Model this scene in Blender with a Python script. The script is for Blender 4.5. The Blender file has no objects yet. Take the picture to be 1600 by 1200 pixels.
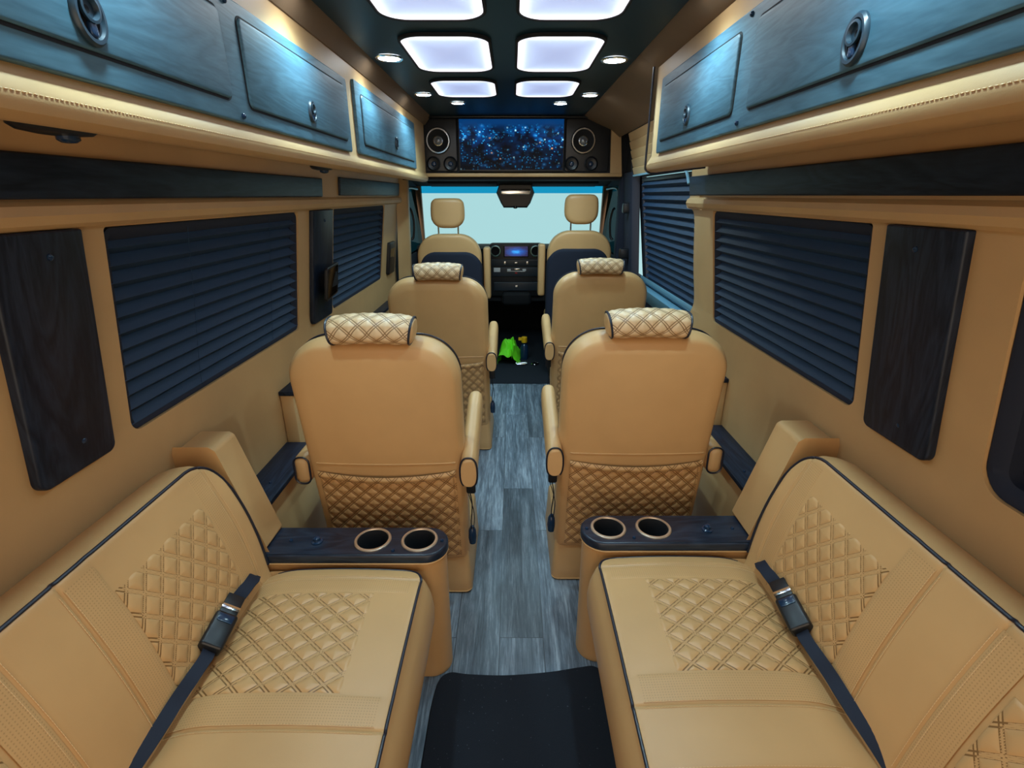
import bpy, bmesh, math, random
from mathutils import Vector, Matrix, noise as mnoise
PI = math.pi
random.seed(7)
SC = bpy.context.scene
COL = SC.collection

# ------------------------------------------------------------------ camera, world, exposure
cam_d = bpy.data.cameras.new('camera'); cam = bpy.data.objects.new('camera', cam_d); COL.objects.link(cam)
cam.location = (0, 0, 1.45)
cam.rotation_euler = (math.radians(90 - 20.717), 0, 0)
cam_d.sensor_fit = 'HORIZONTAL'; cam_d.sensor_width = 36.0; cam_d.lens = 36.0 * 780 / 1600
cam_d.clip_start = 0.02; cam_d.clip_end = 100
SC.camera = cam
SC.view_settings.view_transform = 'Standard'; SC.view_settings.look = 'None'
SC.view_settings.gamma = 1.0; SC.view_settings.use_curve_mapping = False
SC.view_settings.exposure = 0.52

world = bpy.data.worlds.new('daylight'); SC.world = world; world.use_nodes = True
wn = world.node_tree; wn.nodes.clear()
w_out = wn.nodes.new('ShaderNodeOutputWorld'); w_bg = wn.nodes.new('ShaderNodeBackground')
w_tc = wn.nodes.new('ShaderNodeTexCoord'); w_sep = wn.nodes.new('ShaderNodeSeparateXYZ'); w_rmp = wn.nodes.new('ShaderNodeValToRGB')
w_ma = wn.nodes.new('ShaderNodeMath'); w_ma.operation = 'MULTIPLY_ADD'; w_ma.inputs[1].default_value = .5; w_ma.inputs[2].default_value = .5
wn.links.new(w_tc.outputs['Generated'], w_sep.inputs[0]); wn.links.new(w_sep.outputs['Y'], w_ma.inputs[0])
wn.links.new(w_ma.outputs[0], w_rmp.inputs[0]); wn.links.new(w_rmp.outputs[0], w_bg.inputs[0]); wn.links.new(w_bg.outputs[0], w_out.inputs[0])
w_rmp.color_ramp.elements[0].position = .35; w_rmp.color_ramp.elements[0].color = (2.0, 1.62, 1.22, 1)  # unseen rear side, warmed and brightened as added fill for the seat backs
w_rmp.color_ramp.elements[1].position = .7; w_rmp.color_ramp.elements[1].color = (.37, .60, .62, 1)
w_bg.inputs[1].default_value = .85

PANEL_E = 1.8       # emission of the ceiling light panels
DOWN_E = 30.0       # emission of downlight lenses
DOWN_W = 12.0        # watts of each downlight lamp

# ------------------------------------------------------------------ materials
def mat(name, base=(.5, .5, .5), rough=.5, metal=0.0, spec=.5, emit=None, es=0.0, coat=0.0):
    m = bpy.data.materials.new(name); m.use_nodes = True
    b = m.node_tree.nodes['Principled BSDF']
    b.inputs['Base Color'].default_value = (*base, 1); b.inputs['Roughness'].default_value = rough
    b.inputs['Metallic'].default_value = metal; b.inputs['Specular IOR Level'].default_value = spec
    b.inputs['Coat Weight'].default_value = coat
    if emit: b.inputs['Emission Color'].default_value = (*emit, 1); b.inputs['Emission Strength'].default_value = es
    return m
class NT:
    def __init__(s, m): s.t = m.node_tree; s.b = s.t.nodes['Principled BSDF']
    def n(s, k, **kw):
        o = s.t.nodes.new(k)
        for a, v in kw.items():
            if a.startswith('i_'): o.inputs[a[2:].replace('_', ' ')].default_value = v
            else: setattr(o, a, v)
        return o
    def l(s, a, b): s.t.links.new(a, b)
    def math(s, op, a, b=None, c=None):
        o = s.t.nodes.new('ShaderNodeMath'); o.operation = op
        for i, v in enumerate((a, b, c)):
            if v is None: continue
            if isinstance(v, (int, float)): o.inputs[i].default_value = v
            else: s.l(v, o.inputs[i])
        return o.outputs[0]
    def mix(s, f, a, b, mode='MIX'):
        o = s.t.nodes.new('ShaderNodeMix'); o.data_type = 'RGBA'; o.blend_type = mode
        for i, v in ((0, f), (6, a), (7, b)):
            if isinstance(v, (int, float)): o.inputs[i].default_value = v
            elif isinstance(v, tuple): o.inputs[i].default_value = (*v, 1)
            else: s.l(v, o.inputs[i])
        return o.outputs[2]
    def ramp(s, f, *st):
        o = s.t.nodes.new('ShaderNodeValToRGB'); e = o.color_ramp.elements
        while len(e) < len(st): e.new(.5)
        for i, (p, c) in enumerate(st): e[i].position = p; e[i].color = (*c, 1) if isinstance(c, tuple) else (c, c, c, 1)
        s.l(f, o.inputs[0]); return o.outputs[0]
    def bump(s, h, st=.3, d=.001):
        o = s.t.nodes.new('ShaderNodeBump'); o.inputs['Strength'].default_value = st; o.inputs['Distance'].default_value = d
        s.l(h, o.inputs['Height']); s.l(o.outputs[0], s.b.inputs['Normal'])
    def coord(s, kind='Object', scale=(1, 1, 1)):
        t = s.n('ShaderNodeTexCoord'); mp = s.n('ShaderNodeMapping'); mp.inputs['Scale'].default_value = scale
        s.l(t.outputs[kind], mp.inputs[0]); return mp.outputs[0]
    def noise(s, v, sc, det=4, dist=0, rough=.5):
        o = s.n('ShaderNodeTexNoise'); s.l(v, o.inputs['Vector']); o.inputs['Scale'].default_value = sc
        o.inputs['Detail'].default_value = det; o.inputs['Distortion'].default_value = dist; o.inputs['Roughness'].default_value = rough
        return o.outputs[0]

TAN = (.61, .360, .155)
def leather(name, base, rough=.42, quilt=None, perf=False):
    m = mat(name, base, rough); n = NT(m); v = n.coord()
    big = n.noise(v, 5, 3); col = n.mix(n.ramp(big, (.3, 0.0), (.7, 1.0)), tuple(c * .94 for c in base), tuple(min(1, c * 1.05) for c in base))
    vo = n.n('ShaderNodeTexVoronoi'); n.l(v, vo.inputs['Vector']); vo.inputs['Scale'].default_value = 550
    h = n.math('ADD', vo.outputs[0], n.math('MULTIPLY', n.noise(v, 60, 3), .6))
    if quilt or perf:
        uv = n.n('ShaderNodeTexCoord').outputs['UV']; sp = n.n('ShaderNodeSeparateXYZ'); n.l(uv, sp.inputs[0])
    if quilt:
        p, asp = quilt
        a = n.math('ADD', sp.outputs[0], n.math('MULTIPLY', sp.outputs[1], asp)); b = n.math('SUBTRACT', sp.outputs[0], n.math('MULTIPLY', sp.outputs[1], asp))
        k = 1 / math.sqrt(1 + asp * asp)
        msk = None
        for q in (a, b):
            d = n.math('MULTIPLY', n.math('PINGPONG', q, p / 2), k)     # distance to nearest line pair
            s_ = n.math('LESS_THAN', n.math('ABSOLUTE', n.math('SUBTRACT', d, .0032)), .0014)
            msk = s_ if msk is None else n.math('MAXIMUM', msk, s_)
        col = n.mix(n.math('MULTIPLY', msk, .85), col, (.17, .075, .02))
    if perf:
        g = 170
        fx = n.math('SUBTRACT', n.math('FRACT', n.math('MULTIPLY', sp.outputs[0], g)), .5); fy = n.math('SUBTRACT', n.math('FRACT', n.math('MULTIPLY', sp.outputs[1], g)), .5)
        r = n.math('ADD', n.math('MULTIPLY', fx, fx), n.math('MULTIPLY', fy, fy))
        col = n.mix(n.math('MULTIPLY', n.math('LESS_THAN', r, .05), .32), col, (.2, .1, .03))
    n.l(col, n.b.inputs['Base Color']); n.bump(h, .12, .0006)
    return m
M_TAN = leather('tan_leather', TAN)
M_TAN_WALL = leather('tan_wall_vinyl', (.55, .345, .155), .5)
M_PERF = leather('perforated_tan_leather', (.61, .360, .155), .45, perf=True)
M_QPOCK = leather('quilted_pocket_leather', TAN, .42, quilt=(.050, .92))
M_QSOFA = leather('quilted_sofa_leather', TAN, .42, quilt=(.054, .80))
M_QHEAD = leather('quilted_headrest_leather', (.66, .46, .26), .42, quilt=(.050, 1.0))
M_BROWN = leather('brown_headliner', (.20, .125, .07), .7)
M_THREAD = mat('tan_thread', (.72, .50, .26), .6)
M_PIPE = mat('navy_piping', (.010, .014, .028), .35)
M_BLACK = mat('black_plastic', (.006, .008, .012), .38)
M_MATBLACK = mat('matte_black', (.004, .005, .008), .8)
M_NAVY = mat('navy_fabric', (.006, .011, .028), .8)
M_CHROME = mat('chrome', (.8, .8, .8), .15, 1)
M_RING = mat('bronze_ring', (.80, .66, .52), .38, .85)
M_WHITE = mat('white_plastic', (.8, .82, .85), .4)
M_GREYBLUE = mat('blue_grey_paint', (.16, .34, .46), .35, 0, .5)
M_LATCH = mat('blue_black_latch', (.014, .034, .052), .4)
M_KNOB = mat('blue_black_knob', (.01, .03, .07), .15)
def wood(name, axis, c1, c2, rough=.36, coat=0.0, spec=.5):
    m = mat(name, c1, rough, spec=spec, coat=coat); n = NT(m)
    sc = [1, 1, 1]; sc[axis] = .12
    v = n.coord('Object', tuple(sc))
    a = n.noise(v, 9, 4, 1.2); b = n.noise(v, 160, 3, .2)
    w = n.math('FRACT', n.math('MULTIPLY', a, 9)); w = n.math('ABSOLUTE', n.math('SUBTRACT', w, .5))
    f = n.math('ADD', n.math('MULTIPLY', w, .9), n.math('MULTIPLY', b, .6))
    n.l(n.mix(n.ramp(f, (.25, 0.0), (.85, 1.0)), c1, c2), n.b.inputs['Base Color'])
    n.bump(f, .12, .0006)
    return m
DK1, DK2 = (.0045, .0085, .019), (.017, .028, .052)
M_WOODZ = wood('dark_wood_vertical_grain', 2, DK1, DK2, .42, 0, .28)
M_WOODY = wood('dark_wood_lengthwise_grain', 1, DK1, DK2, .42, 0, .2)
M_WOODX = wood('dark_wood_crosswise_grain', 0, (.006, .012, .026), (.020, .034, .060), .33)
M_CAB = wood('cyan_sheen_cabinet_wood', 1, (.040, .105, .150), (.075, .175, .235), .52, 0)  # same dark wood as the boards, with the cyan lamp sheen put into its colour
M_CEIL = mat('dark_ceiling_vinyl', (.004, .026, .042), .42, 0, .25)
M_BLIND = mat('navy_pleated_blind', (.007, .032, .078), .6)
def floor_mat():
    m = mat('grey_wood_plank_vinyl', (.1, .12, .15), .42); n = NT(m)
    t = n.n('ShaderNodeTexCoord'); mp = n.n('ShaderNodeMapping'); mp.inputs['Rotation'].default_value = (0, 0, PI / 2)
    mp.inputs['Location'].default_value = (.02, .043, 0)
    n.l(t.outputs['Object'], mp.inputs[0])
    br = n.n('ShaderNodeTexBrick', offset=.37, offset_frequency=2)
    n.l(mp.outputs[0], br.inputs['Vector']); br.inputs['Scale'].default_value = 1
    br.inputs['Brick Width'].default_value = .95; br.inputs['Row Height'].default_value = .152
    br.inputs['Mortar Size'].default_value = .0013; br.inputs['Mortar Smooth'].default_value = .2; br.inputs['Bias'].default_value = 0
    br.inputs['Color1'].default_value = (.6, .6, .6, 1); br.inputs['Color2'].default_value = (1.25, 1.25, 1.25, 1); br.inputs['Mortar'].default_value = (.25, .25, .25, 1)
    v = n.coord('Object', (1, .07, 1)); vec = n.n('ShaderNodeVectorMath', operation='ADD'); n.l(v, vec.inputs[0]); n.l(br.outputs[0], vec.inputs[1])
    a = n.noise(vec.outputs[0], 26, 6, .8, .65); b = n.noise(vec.outputs[0], 150, 4, 0, .7)
    f = n.math('ADD', n.math('MULTIPLY', a, .6), n.math('MULTIPLY', b, .4))
    c = n.ramp(f, (.34, (.036, .050, .070)), (.50, (.135, .172, .215)), (.66, (.36, .43, .50)))
    n.l(n.mix(1.0, c, br.outputs[0], 'MULTIPLY'), n.b.inputs['Base Color']); n.bump(f, .2, .001)
    return m
M_FLOOR = floor_mat()
def carpet(name, c):
    m = mat(name, c, .95); n = NT(m); v = n.coord(); h = n.noise(v, 500, 2); n.bump(h, .6, .002)
    sp = n.ramp(n.noise(v, 140, 1), (.76, 0.0), (.79, 1.0)); n.l(n.mix(n.math('MULTIPLY', sp, .5), c, (.15, .18, .22)), n.b.inputs['Base Color'])
    return m
M_CARPET = carpet('dark_navy_carpet', (.004, .007, .014))
def glass(name, tint, refl=.08):
    m = bpy.data.materials.new(name); m.use_nodes = True; t = m.node_tree; t.nodes.clear()
    o = t.nodes.new('ShaderNodeOutputMaterial'); mx = t.nodes.new('ShaderNodeMixShader'); tr = t.nodes.new('ShaderNodeBsdfTransparent'); gl = t.nodes.new('ShaderNodeBsdfGlossy')
    tr.inputs[0].default_value = (*tint, 1); gl.inputs['Roughness'].default_value = .03; mx.inputs[0].default_value = refl
    t.links.new(tr.outputs[0], mx.inputs[1]); t.links.new(gl.outputs[0], mx.inputs[2]); t.links.new(mx.outputs[0], o.inputs[0]); return m
M_WSGLASS = glass('windshield_glass', (.93, .98, .98), .03)
M_BANDGLASS = glass('blue_tint_band', (.02, .42, .72), .03)
M_SIDEGLASS = glass('dark_side_glass', (.05, .13, .15), .06)
M_PRIV = mat('black_privacy_glass', (.001, .001, .0015), .06)
M_EMIT = mat('downlight_lens', (1, 1, 1), .4, emit=(.86, .95, 1.0), es=DOWN_E)
def panel_mat():
    m = mat('lit_ceiling_panel', (.8, .8, .9), .4); n = NT(m)
    uv = n.n('ShaderNodeTexCoord').outputs['UV']; sp = n.n('ShaderNodeSeparateXYZ'); n.l(uv, sp.inputs[0])
    ax = n.math('ABSOLUTE', sp.outputs[0]); ay = n.math('ABSOLUTE', sp.outputs[1]); e = n.math('MAXIMUM', n.math('POWER', ax, 2.5), n.math('POWER', ay, 2.5))
    n.l(n.ramp(e, (0.0, (.40, .50, .86)), (.45, (.48, .62, .92)), (.85, (.98, .98, 1.0)), (1.0, (1.0, .85, 1.0))), n.b.inputs['Emission Color'])
    n.b.inputs['Emission Strength'].default_value = 1.0
    n.l(n.math('MULTIPLY_ADD', e, PANEL_E * .25, PANEL_E * .32), n.b.inputs['Emission Strength'])
    return m
M_PANEL = panel_mat()
def city_mat():
    m = mat('city_night_picture', (.0, .0, .0), .3, 0, .1); n = NT(m)
    uv = n.n('ShaderNodeTexCoord').outputs['UV']; sp = n.n('ShaderNodeSeparateXYZ'); n.l(uv, sp.inputs[0])
    x, y = sp.outputs[0], sp.outputs[1]
    def cells(gx, gy, th, col, seed):
        cb = n.n('ShaderNodeCombineXYZ'); n.l(n.math('FLOOR', n.math('MULTIPLY', x, gx)), cb.inputs[0]); n.l(n.math('FLOOR', n.math('MULTIPLY', y, gy)), cb.inputs[1]); cb.inputs[2].default_value = seed
        wn_ = n.n('ShaderNodeTexWhiteNoise'); n.l(cb.outputs[0], wn_.inputs['Vector'])
        return n.mix(n.math('GREATER_THAN', wn_.outputs['Value'], th), (0, 0, 0), col)
    bl = n.n('ShaderNodeTexVoronoi'); 
    mp = n.n('ShaderNodeMapping'); mp.inputs['Scale'].default_value = (14, 9, 1); n.l(uv, mp.inputs[0]); n.l(mp.outputs[0], bl.inputs['Vector']); bl.inputs['Scale'].default_value = 1
    hz = n.noise(mp.outputs[0], .8, 3)
    base = n.ramp(n.math('MULTIPLY', hz, n.math('ADD', .3, n.math('MULTIPLY', y, .9))), (.2, (.000, .004, .02)), (.45, (.0, .03, .14)), (.7, (.0, .12, .42)))
    glow = n.ramp(bl.outputs[0], (.0, (.25, .7, 1.1)), (.18, (.0, .16, .5)), (.4, (0, 0, 0)))
    sky = n.ramp(y, (.80, 0.0), (.92, 1.0))
    lights = n.mix(1.0, n.mix(1.0, cells(90, 48, .93, (.02, .40, .85), 1), cells(64, 34, .985, (.45, .85, 1.0), 2), 'ADD'), cells(60, 34, .993, (1.0, .45, .08), 3), 'ADD')
    # tower silhouettes, taller in the middle
    cb = n.n('ShaderNodeCombineXYZ'); n.l(n.math('FLOOR', n.math('MULTIPLY', x, 17)), cb.inputs[0]); wn2 = n.n('ShaderNodeTexWhiteNoise'); n.l(cb.outputs[0], wn2.inputs['Vector'])
    hh = n.math('SUBTRACT', n.math('MULTIPLY_ADD', wn2.outputs['Value'], .55, .35), n.math('MULTIPLY', n.math('ABSOLUTE', n.math('SUBTRACT', x, .42)), .35))
    tower = n.math('LESS_THAN', y, hh)
    city = n.mix(1.0, n.mix(n.math('MULTIPLY', tower, .75), n.mix(.7, base, glow, 'ADD'), (0, .006, .02)), n.mix(n.math('MULTIPLY_ADD', tower, -.5, .85), (0, 0, 0), lights), 'ADD')
    clus = n.ramp(n.noise(mp.outputs[0], .45, 2), (.40, .12), (.60, 1.0)); city = n.mix(1.0, city, clus, 'MULTIPLY')
    col = n.mix(sky, city, (.0, .035, .14))
    n.l(col, n.b.inputs['Emission Color']); n.b.inputs['Emission Strength'].default_value = .8
    return m
M_CITY = city_mat()
def dash_pic():
    m = mat('dashboard_display_picture', (0, 0, 0), .2); n = NT(m)
    uv = n.n('ShaderNodeTexCoord').outputs['UV']; v = n.n('ShaderNodeVectorMath', operation='DISTANCE'); n.l(uv, v.inputs[0]); v.inputs[1].default_value = (.5, .45, 0)
    n.l(n.ramp(n.math('ADD', v.outputs[1] if len(v.outputs) > 1 else v.outputs[0], n.math('MULTIPLY', n.noise(uv, 7, 2), .25)), (.12, (.02, .35, .9)), (.35, (.0, .06, .3)), (.65, (.01, .01, .06))), n.b.inputs['Emission Color'])
    n.b.inputs['Emission Strength'].default_value = 1.0; return m
M_DASHPIC = dash_pic()
M_GREEN = mat('neon_green_cloth', (.18, .85, .01), .7, emit=None)
M_YELLOW = mat('yellow_plastic', (.85, .45, .01), .4)
M_BLUELED = mat('blue_outside_glow', (0, .1, .5), .4, emit=(.05, .3, .9), es=1.2)

# ------------------------------------------------------------------ object helpers
def wloc(o):
    v = Vector((0, 0, 0))
    while o: v += o.location; o = o.parent
    return v
def thing(name, label, cat, loc=(0, 0, 0), group=None):
    o = bpy.data.objects.new(name, None); COL.objects.link(o); o.location = loc; o.empty_display_size = .05
    o['label'] = label; o['category'] = cat
    if group: o['group'] = group
    return o
def tag(o, label, cat, group=None):
    o['label'] = label; o['category'] = cat
    if group: o['group'] = group
    return o
def struct(o): o['kind'] = 'structure'; return o
class MB:
    def __init__(s): s.v = []; s.f = []; s.uv = {}
    def add(s, vs, fs, uvs=None):
        k = len(s.v); s.v += [tuple(v) for v in vs]; s.f += [tuple(i + k for i in f) for f in fs]
        if uvs:
            for i, u in enumerate(uvs): s.uv[k + i] = u
        return s
    def build(s, name, m, parent=None, smooth=True, angle=38, bevel=0, seg=2, recalc=True, label=None):
        L = wloc(parent); me = bpy.data.meshes.new(name)
        me.from_pydata([(x - L.x, y - L.y, z - L.z) for x, y, z in s.v], [], s.f)
        if s.uv:
            ul = me.uv_layers.new(name='UVMap')
            for lp in me.loops: ul.data[lp.index].uv = s.uv.get(lp.vertex_index, (0, 0))
        if recalc or bevel:
            bm = bmesh.new(); bm.from_mesh(me)
            if bevel:
                ed = [e for e in bm.edges if len(e.link_faces) == 2 and e.calc_face_angle(0) > .6]
                bmesh.ops.bevel(bm, geom=ed, offset=bevel, segments=seg, affect='EDGES', profile=.5, clamp_overlap=True)
            if recalc: bmesh.ops.recalc_face_normals(bm, faces=bm.faces)
            bm.to_mesh(me); bm.free()
        if smooth:
            for p in me.polygons: p.use_smooth = True
            me.set_sharp_from_angle(angle=math.radians(angle))
        me.materials.append(m)
        o = bpy.data.objects.new(name, me); COL.objects.link(o)
        if parent: o.parent = parent
        if label: o['label'] = label
        return o
def box(mb, x0, x1, y0, y1, z0, z1, T=None):
    vs = [(x, y, z) for z in (z0, z1) for y in (y0, y1) for x in (x0, x1)]
    if T: vs = [T(*v) for v in vs]
    return mb.add(vs, [(0, 2, 3, 1), (4, 5, 7, 6), (0, 1, 5, 4), (2, 6, 7, 3), (0, 4, 6, 2), (1, 3, 7, 5)])
def hexa(mb, q, off):
    """q: 4 points, extruded by vector off"""
    a = [Vector(p) for p in q]; b = [p + Vector(off) for p in a]
    return mb.add([tuple(p) for p in a + b], [(0, 1, 2, 3), (7, 6, 5, 4), (0, 4, 5, 1), (1, 5, 6, 2), (2, 6, 7, 3), (3, 7, 4, 0)])
def tube(mb, pts, r, n=8, closed=False, flat=None):
    P = [Vector(p) for p in pts]; N = len(P); rings = []; up = None
    for i in range(N):
        a = P[(i - 1) % N] if (closed or i > 0) else P[i]; b = P[(i + 1) % N] if (closed or i < N - 1) else P[i]
        t = (b - a).normalized()
        if up is None: up = Vector((0, 0, 1)) if abs(t.z) < .9 else Vector((1, 0, 0))
        s_ = t.cross(up).normalized(); up = s_.cross(t).normalized()
        rings.append([P[i] + (s_ * math.cos(2 * PI * k / n) + up * math.sin(2 * PI * k / n)) * r for k in range(n)])
    vs = [v for R in rings for v in R]; fs = []
    for i in range(N if closed else N - 1):
        j = (i + 1) % N
        for k in range(n): fs.append((i * n + k, i * n + (k + 1) % n, j * n + (k + 1) % n, j * n + k))
    if not closed: fs += [tuple(range(n))[::-1], tuple((N - 1) * n + k for k in range(n))]
    return mb.add(vs, fs)
def smoothpath(pts, k=6):
    P = [Vector(p) for p in pts]; out = []
    for i in range(len(P) - 1):
        a = P[max(0, i - 1)]; b = P[i]; c = P[i + 1]; d = P[min(len(P) - 1, i + 2)]
        for j in range(k):
            t = j / k
            out.append(.5 * ((2 * b) + (c - a) * t + (2 * a - 5 * b + 4 * c - d) * t * t + (3 * b - a - 3 * c + d) * t ** 3))
    out.append(P[-1]); return out
def lathe(mb, prof, c, axis='z', n=32, cap=True, sx=1, sy=1):
    """prof: (r, h) list; c centre; axis of revolution"""
    vs = []; fs = []
    for r, h in prof:
        for k in range(n):
            a = 2 * PI * k / n; u, v = r * math.cos(a) * sx, r * math.sin(a) * sy
            vs.append({'z': (c[0] + u, c[1] + v, c[2] + h), 'y': (c[0] + u, c[1] + h, c[2] + v), 'x': (c[0] + h, c[1] + u, c[2] + v)}[axis])
    for i in range(len(prof) - 1):
        for k in range(n): fs.append((i * n + k, i * n + (k + 1) % n, (i + 1) * n + (k + 1) % n, (i + 1) * n + k))
    if cap: fs += [tuple(range(n)), tuple((len(prof) - 1) * n + k for k in range(n))]
    return mb.add(vs, fs)
def rrect(u0, u1, w0, w1, R, n=8):
    """rounded rectangle loop (ccw); R = radius or (ll, lr, ur, ul)"""
    R = R if isinstance(R, (tuple, list)) else (R,) * 4
    out = []
    for (cx, cy, sx, sy, a0, r) in ((u0, w0, 1, 1, PI, R[0]), (u1, w0, -1, 1, 1.5 * PI, R[1]), (u1, w1, -1, -1, 0, R[2]), (u0, w1, 1, -1, .5 * PI, R[3])):
        if r <= 1e-6: out.append((cx, cy)); continue
        for i in range(n + 1):
            a = a0 + .5 * PI * i / n; out.append((cx + sx * r + r * math.cos(a), cy + sy * r + r * math.sin(a)))
    return out
def plate(mb, loop, layers, T, cap0=True, cap1=True):
    """loop: 2-D ccw loop; layers: (inset, depth); T(u, w, d) -> xyz"""
    N = len(loop); nr = []
    for i in range(N):
        a = Vector(loop[i - 1]); b = Vector(loop[(i + 1) % N]); t = (b - a).normalized(); nr.append(Vector((-t.y, t.x)))
    vs = []; fs = []
    for ins, d in layers:
        for i in range(N):
            p = Vector(loop[i]) + nr[i] * ins; vs.append(T(p.x, p.y, d))
    L = len(layers)
    for j in range(L - 1):
        for i in range(N): fs.append((j * N + i, j * N + (i + 1) % N, (j + 1) * N + (i + 1) % N, (j + 1) * N + i))
    if cap0: fs.append(tuple(range(N))[::-1])
    if cap1: fs.append(tuple((L - 1) * N + i for i in range(N)))
    return mb.add(vs, fs, None)
def rounded(th, r, k=3):
    """layers of a plate of thickness th with front edges rounded by r"""
    return [(0, 0), (0, th - r)] + [(r * (1 - math.cos(.5 * PI * i / k)), th - r + r * math.sin(.5 * PI * i / k)) for i in range(1, k + 1)]
def axis_pts(a, b, step, er, extra=()):
    L = [a + er * (1 - math.cos(.5 * PI * i / 6)) for i in range(7)]
    n = max(1, int(round((b - a - 2 * er) / step))); L += [a + er + (b - a - 2 * er) * i / n for i in range(1, n)]
    L += [b - er * (1 - math.cos(.5 * PI * i / 6)) for i in range(6, -1, -1)]
    for x in extra: L += [x - .006, x - .003, x, x + .003, x + .006]
    L = sorted(L); out = [L[0]]
    for x in L[1:]:
        if x - out[-1] > .0012: out.append(x)
    out[-1] = b
    return out
def slab(mb, u0, u1, w0, w1, R, hfn, sides, T, step=.02, er=.02, exu=(), exw=(), back=True):
    """cushion: dense front grid of rounded-rectangle outline, side rings, back cap"""
    R = R if isinstance(R, (tuple, list)) else (R,) * 4
    us = axis_pts(u0, u1, step, er, exu); ws = axis_pts(w0, w1, step, er, exw); nu, nw = len(us), len(ws)
    P = []; vs = []; uv = []
    for j, w in enumerate(ws):
        for i, u in enumerate(us):
            e = min(u - u0, u1 - u, w - w0, w1 - w); p = (u, w)
            for (cx, cy, sx, sy, r) in ((u0, w0, 1, 1, R[0]), (u1, w0, -1, 1, R[1]), (u1, w1, -1, -1, R[2]), (u0, w1, 1, -1, R[3])):
                du, dw = (cx + sx * r - u) * sx, (cy + sy * r - w) * sy
                if r > 0 and du > 0 and dw > 0:
                    m_ = max(du, dw); l = math.hypot(du, dw); p = (cx + sx * r - sx * du * m_ / l, cy + sy * r - sy * dw * m_ / l); e = r - m_
            P.append(p); vs.append(T(p[0], p[1], hfn(p[0], p[1], max(0, e)))); uv.append(p)
    fs = [(j * nu + i, j * nu + i + 1, (j + 1) * nu + i + 1, (j + 1) * nu + i) for j in range(nw - 1) for i in range(nu - 1)]
    loop = [i for i in range(nu)] + [j * nu + nu - 1 for j in range(1, nw)] + [(nw - 1) * nu + i for i in range(nu - 2, -1, -1)] + [j * nu for j in range(nw - 2, 0, -1)]
    N = len(loop); prev = loop
    for (o, d) in sides:
        cur = []
        for k in range(N):
            a = Vector(P[loop[k - 1]]); b = Vector(P[loop[(k + 1) % N]]); t = (b - a).normalized(); p = Vector(P[loop[k]]) + Vector((t.y, -t.x)) * o
            cur.append(len(vs)); vs.append(T(p.x, p.y, d)); uv.append((p.x, p.y))
        for k in range(N): fs.append((prev[k], cur[k], cur[(k + 1) % N], prev[(k + 1) % N]))
        prev = cur
    if back: fs.append(tuple(prev[::-1]))
    mb.add(vs, fs, uv); return [P[k] for k in loop]
def grid(mb, u0, u1, w0, w1, nu, nw, F):
    vs = []; uv = []
    for j in range(nw + 1):
        for i in range(nu + 1):
            u = u0 + (u1 - u0) * i / nu; w = w0 + (w1 - w0) * j / nw; vs.append(F(u, w)); uv.append((u, w))
    n = nu + 1
    mb.add(vs, [(j * n + i, j * n + i + 1, (j + 1) * n + i + 1, (j + 1) * n + i) for j in range(nw) for i in range(nu)], uv)
def pp(x, p): x = x % (2 * p); return x if x < p else 2 * p - x
def quilt(u, w, p, asp, H=.0045):
    k = 1 / math.sqrt(1 + asp * asp); g = .0032
    def f(d): return .0008 * (1 - (d / g) ** 2) if d < g else H * (1 - math.exp(-(d - g) / .006))
    return min(f(pp(u + w * asp, p / 2) * k), f(pp(u - w * asp, p / 2) * k))
def dashes(mb, fn, a, b, step=.006, ln=.004, r=.0007):
    n = int((b - a) / step)
    for i in range(n):
        t = a + i * step; tube(mb, [fn(t), fn(t + ln)], r, 4)
def screws(parent, pts, axis, r=.007, name='screw', m=None, sg=1):
    for p in pts:
        mb = MB(); lathe(mb, [(r, 0), (r, sg * .003), (r * .6, sg * .0055), (r * .1, sg * .006)], p, axis, 14); mb.build(name, m or M_KNOB, parent)

# ------------------------------------------------------------------ the shell
def XW(z):
    return .91 - .14 * max(0.0, z - .94)
def wallT(sg, out=0.0):
    return lambda y, z, d: (sg * (XW(z) - d - out), y, z)
def extr(mb, prof, y0, y1, sg, ny=1):
    vs = [(sg * x, y0 + (y1 - y0) * j / ny, z) for j in range(ny + 1) for x, z in prof]; n = len(prof)
    mb.add(vs, [(j * n + i, j * n + i + 1, (j + 1) * n + i + 1, (j + 1) * n + i) for j in range(ny) for i in range(n - 1)])
mb = MB(); box(mb, -1.0, 1.0, -1.1, 3.84, -.04, 0); struct(mb.build('floor', M_FLOOR, None, smooth=False))
mb = MB(); box(mb, -1.0, 1.0, 3.842, 5.7, -.04, .004); struct(mb.build('floor_cab', M_CARPET, None, smooth=False))
UP = [(.850, 1.392), (.835, 1.392), (.822, 1.400), (.815, 1.416), (.820, 1.432), (.836, 1.442), (.829, 1.53), (.822, 1.60)]
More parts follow.
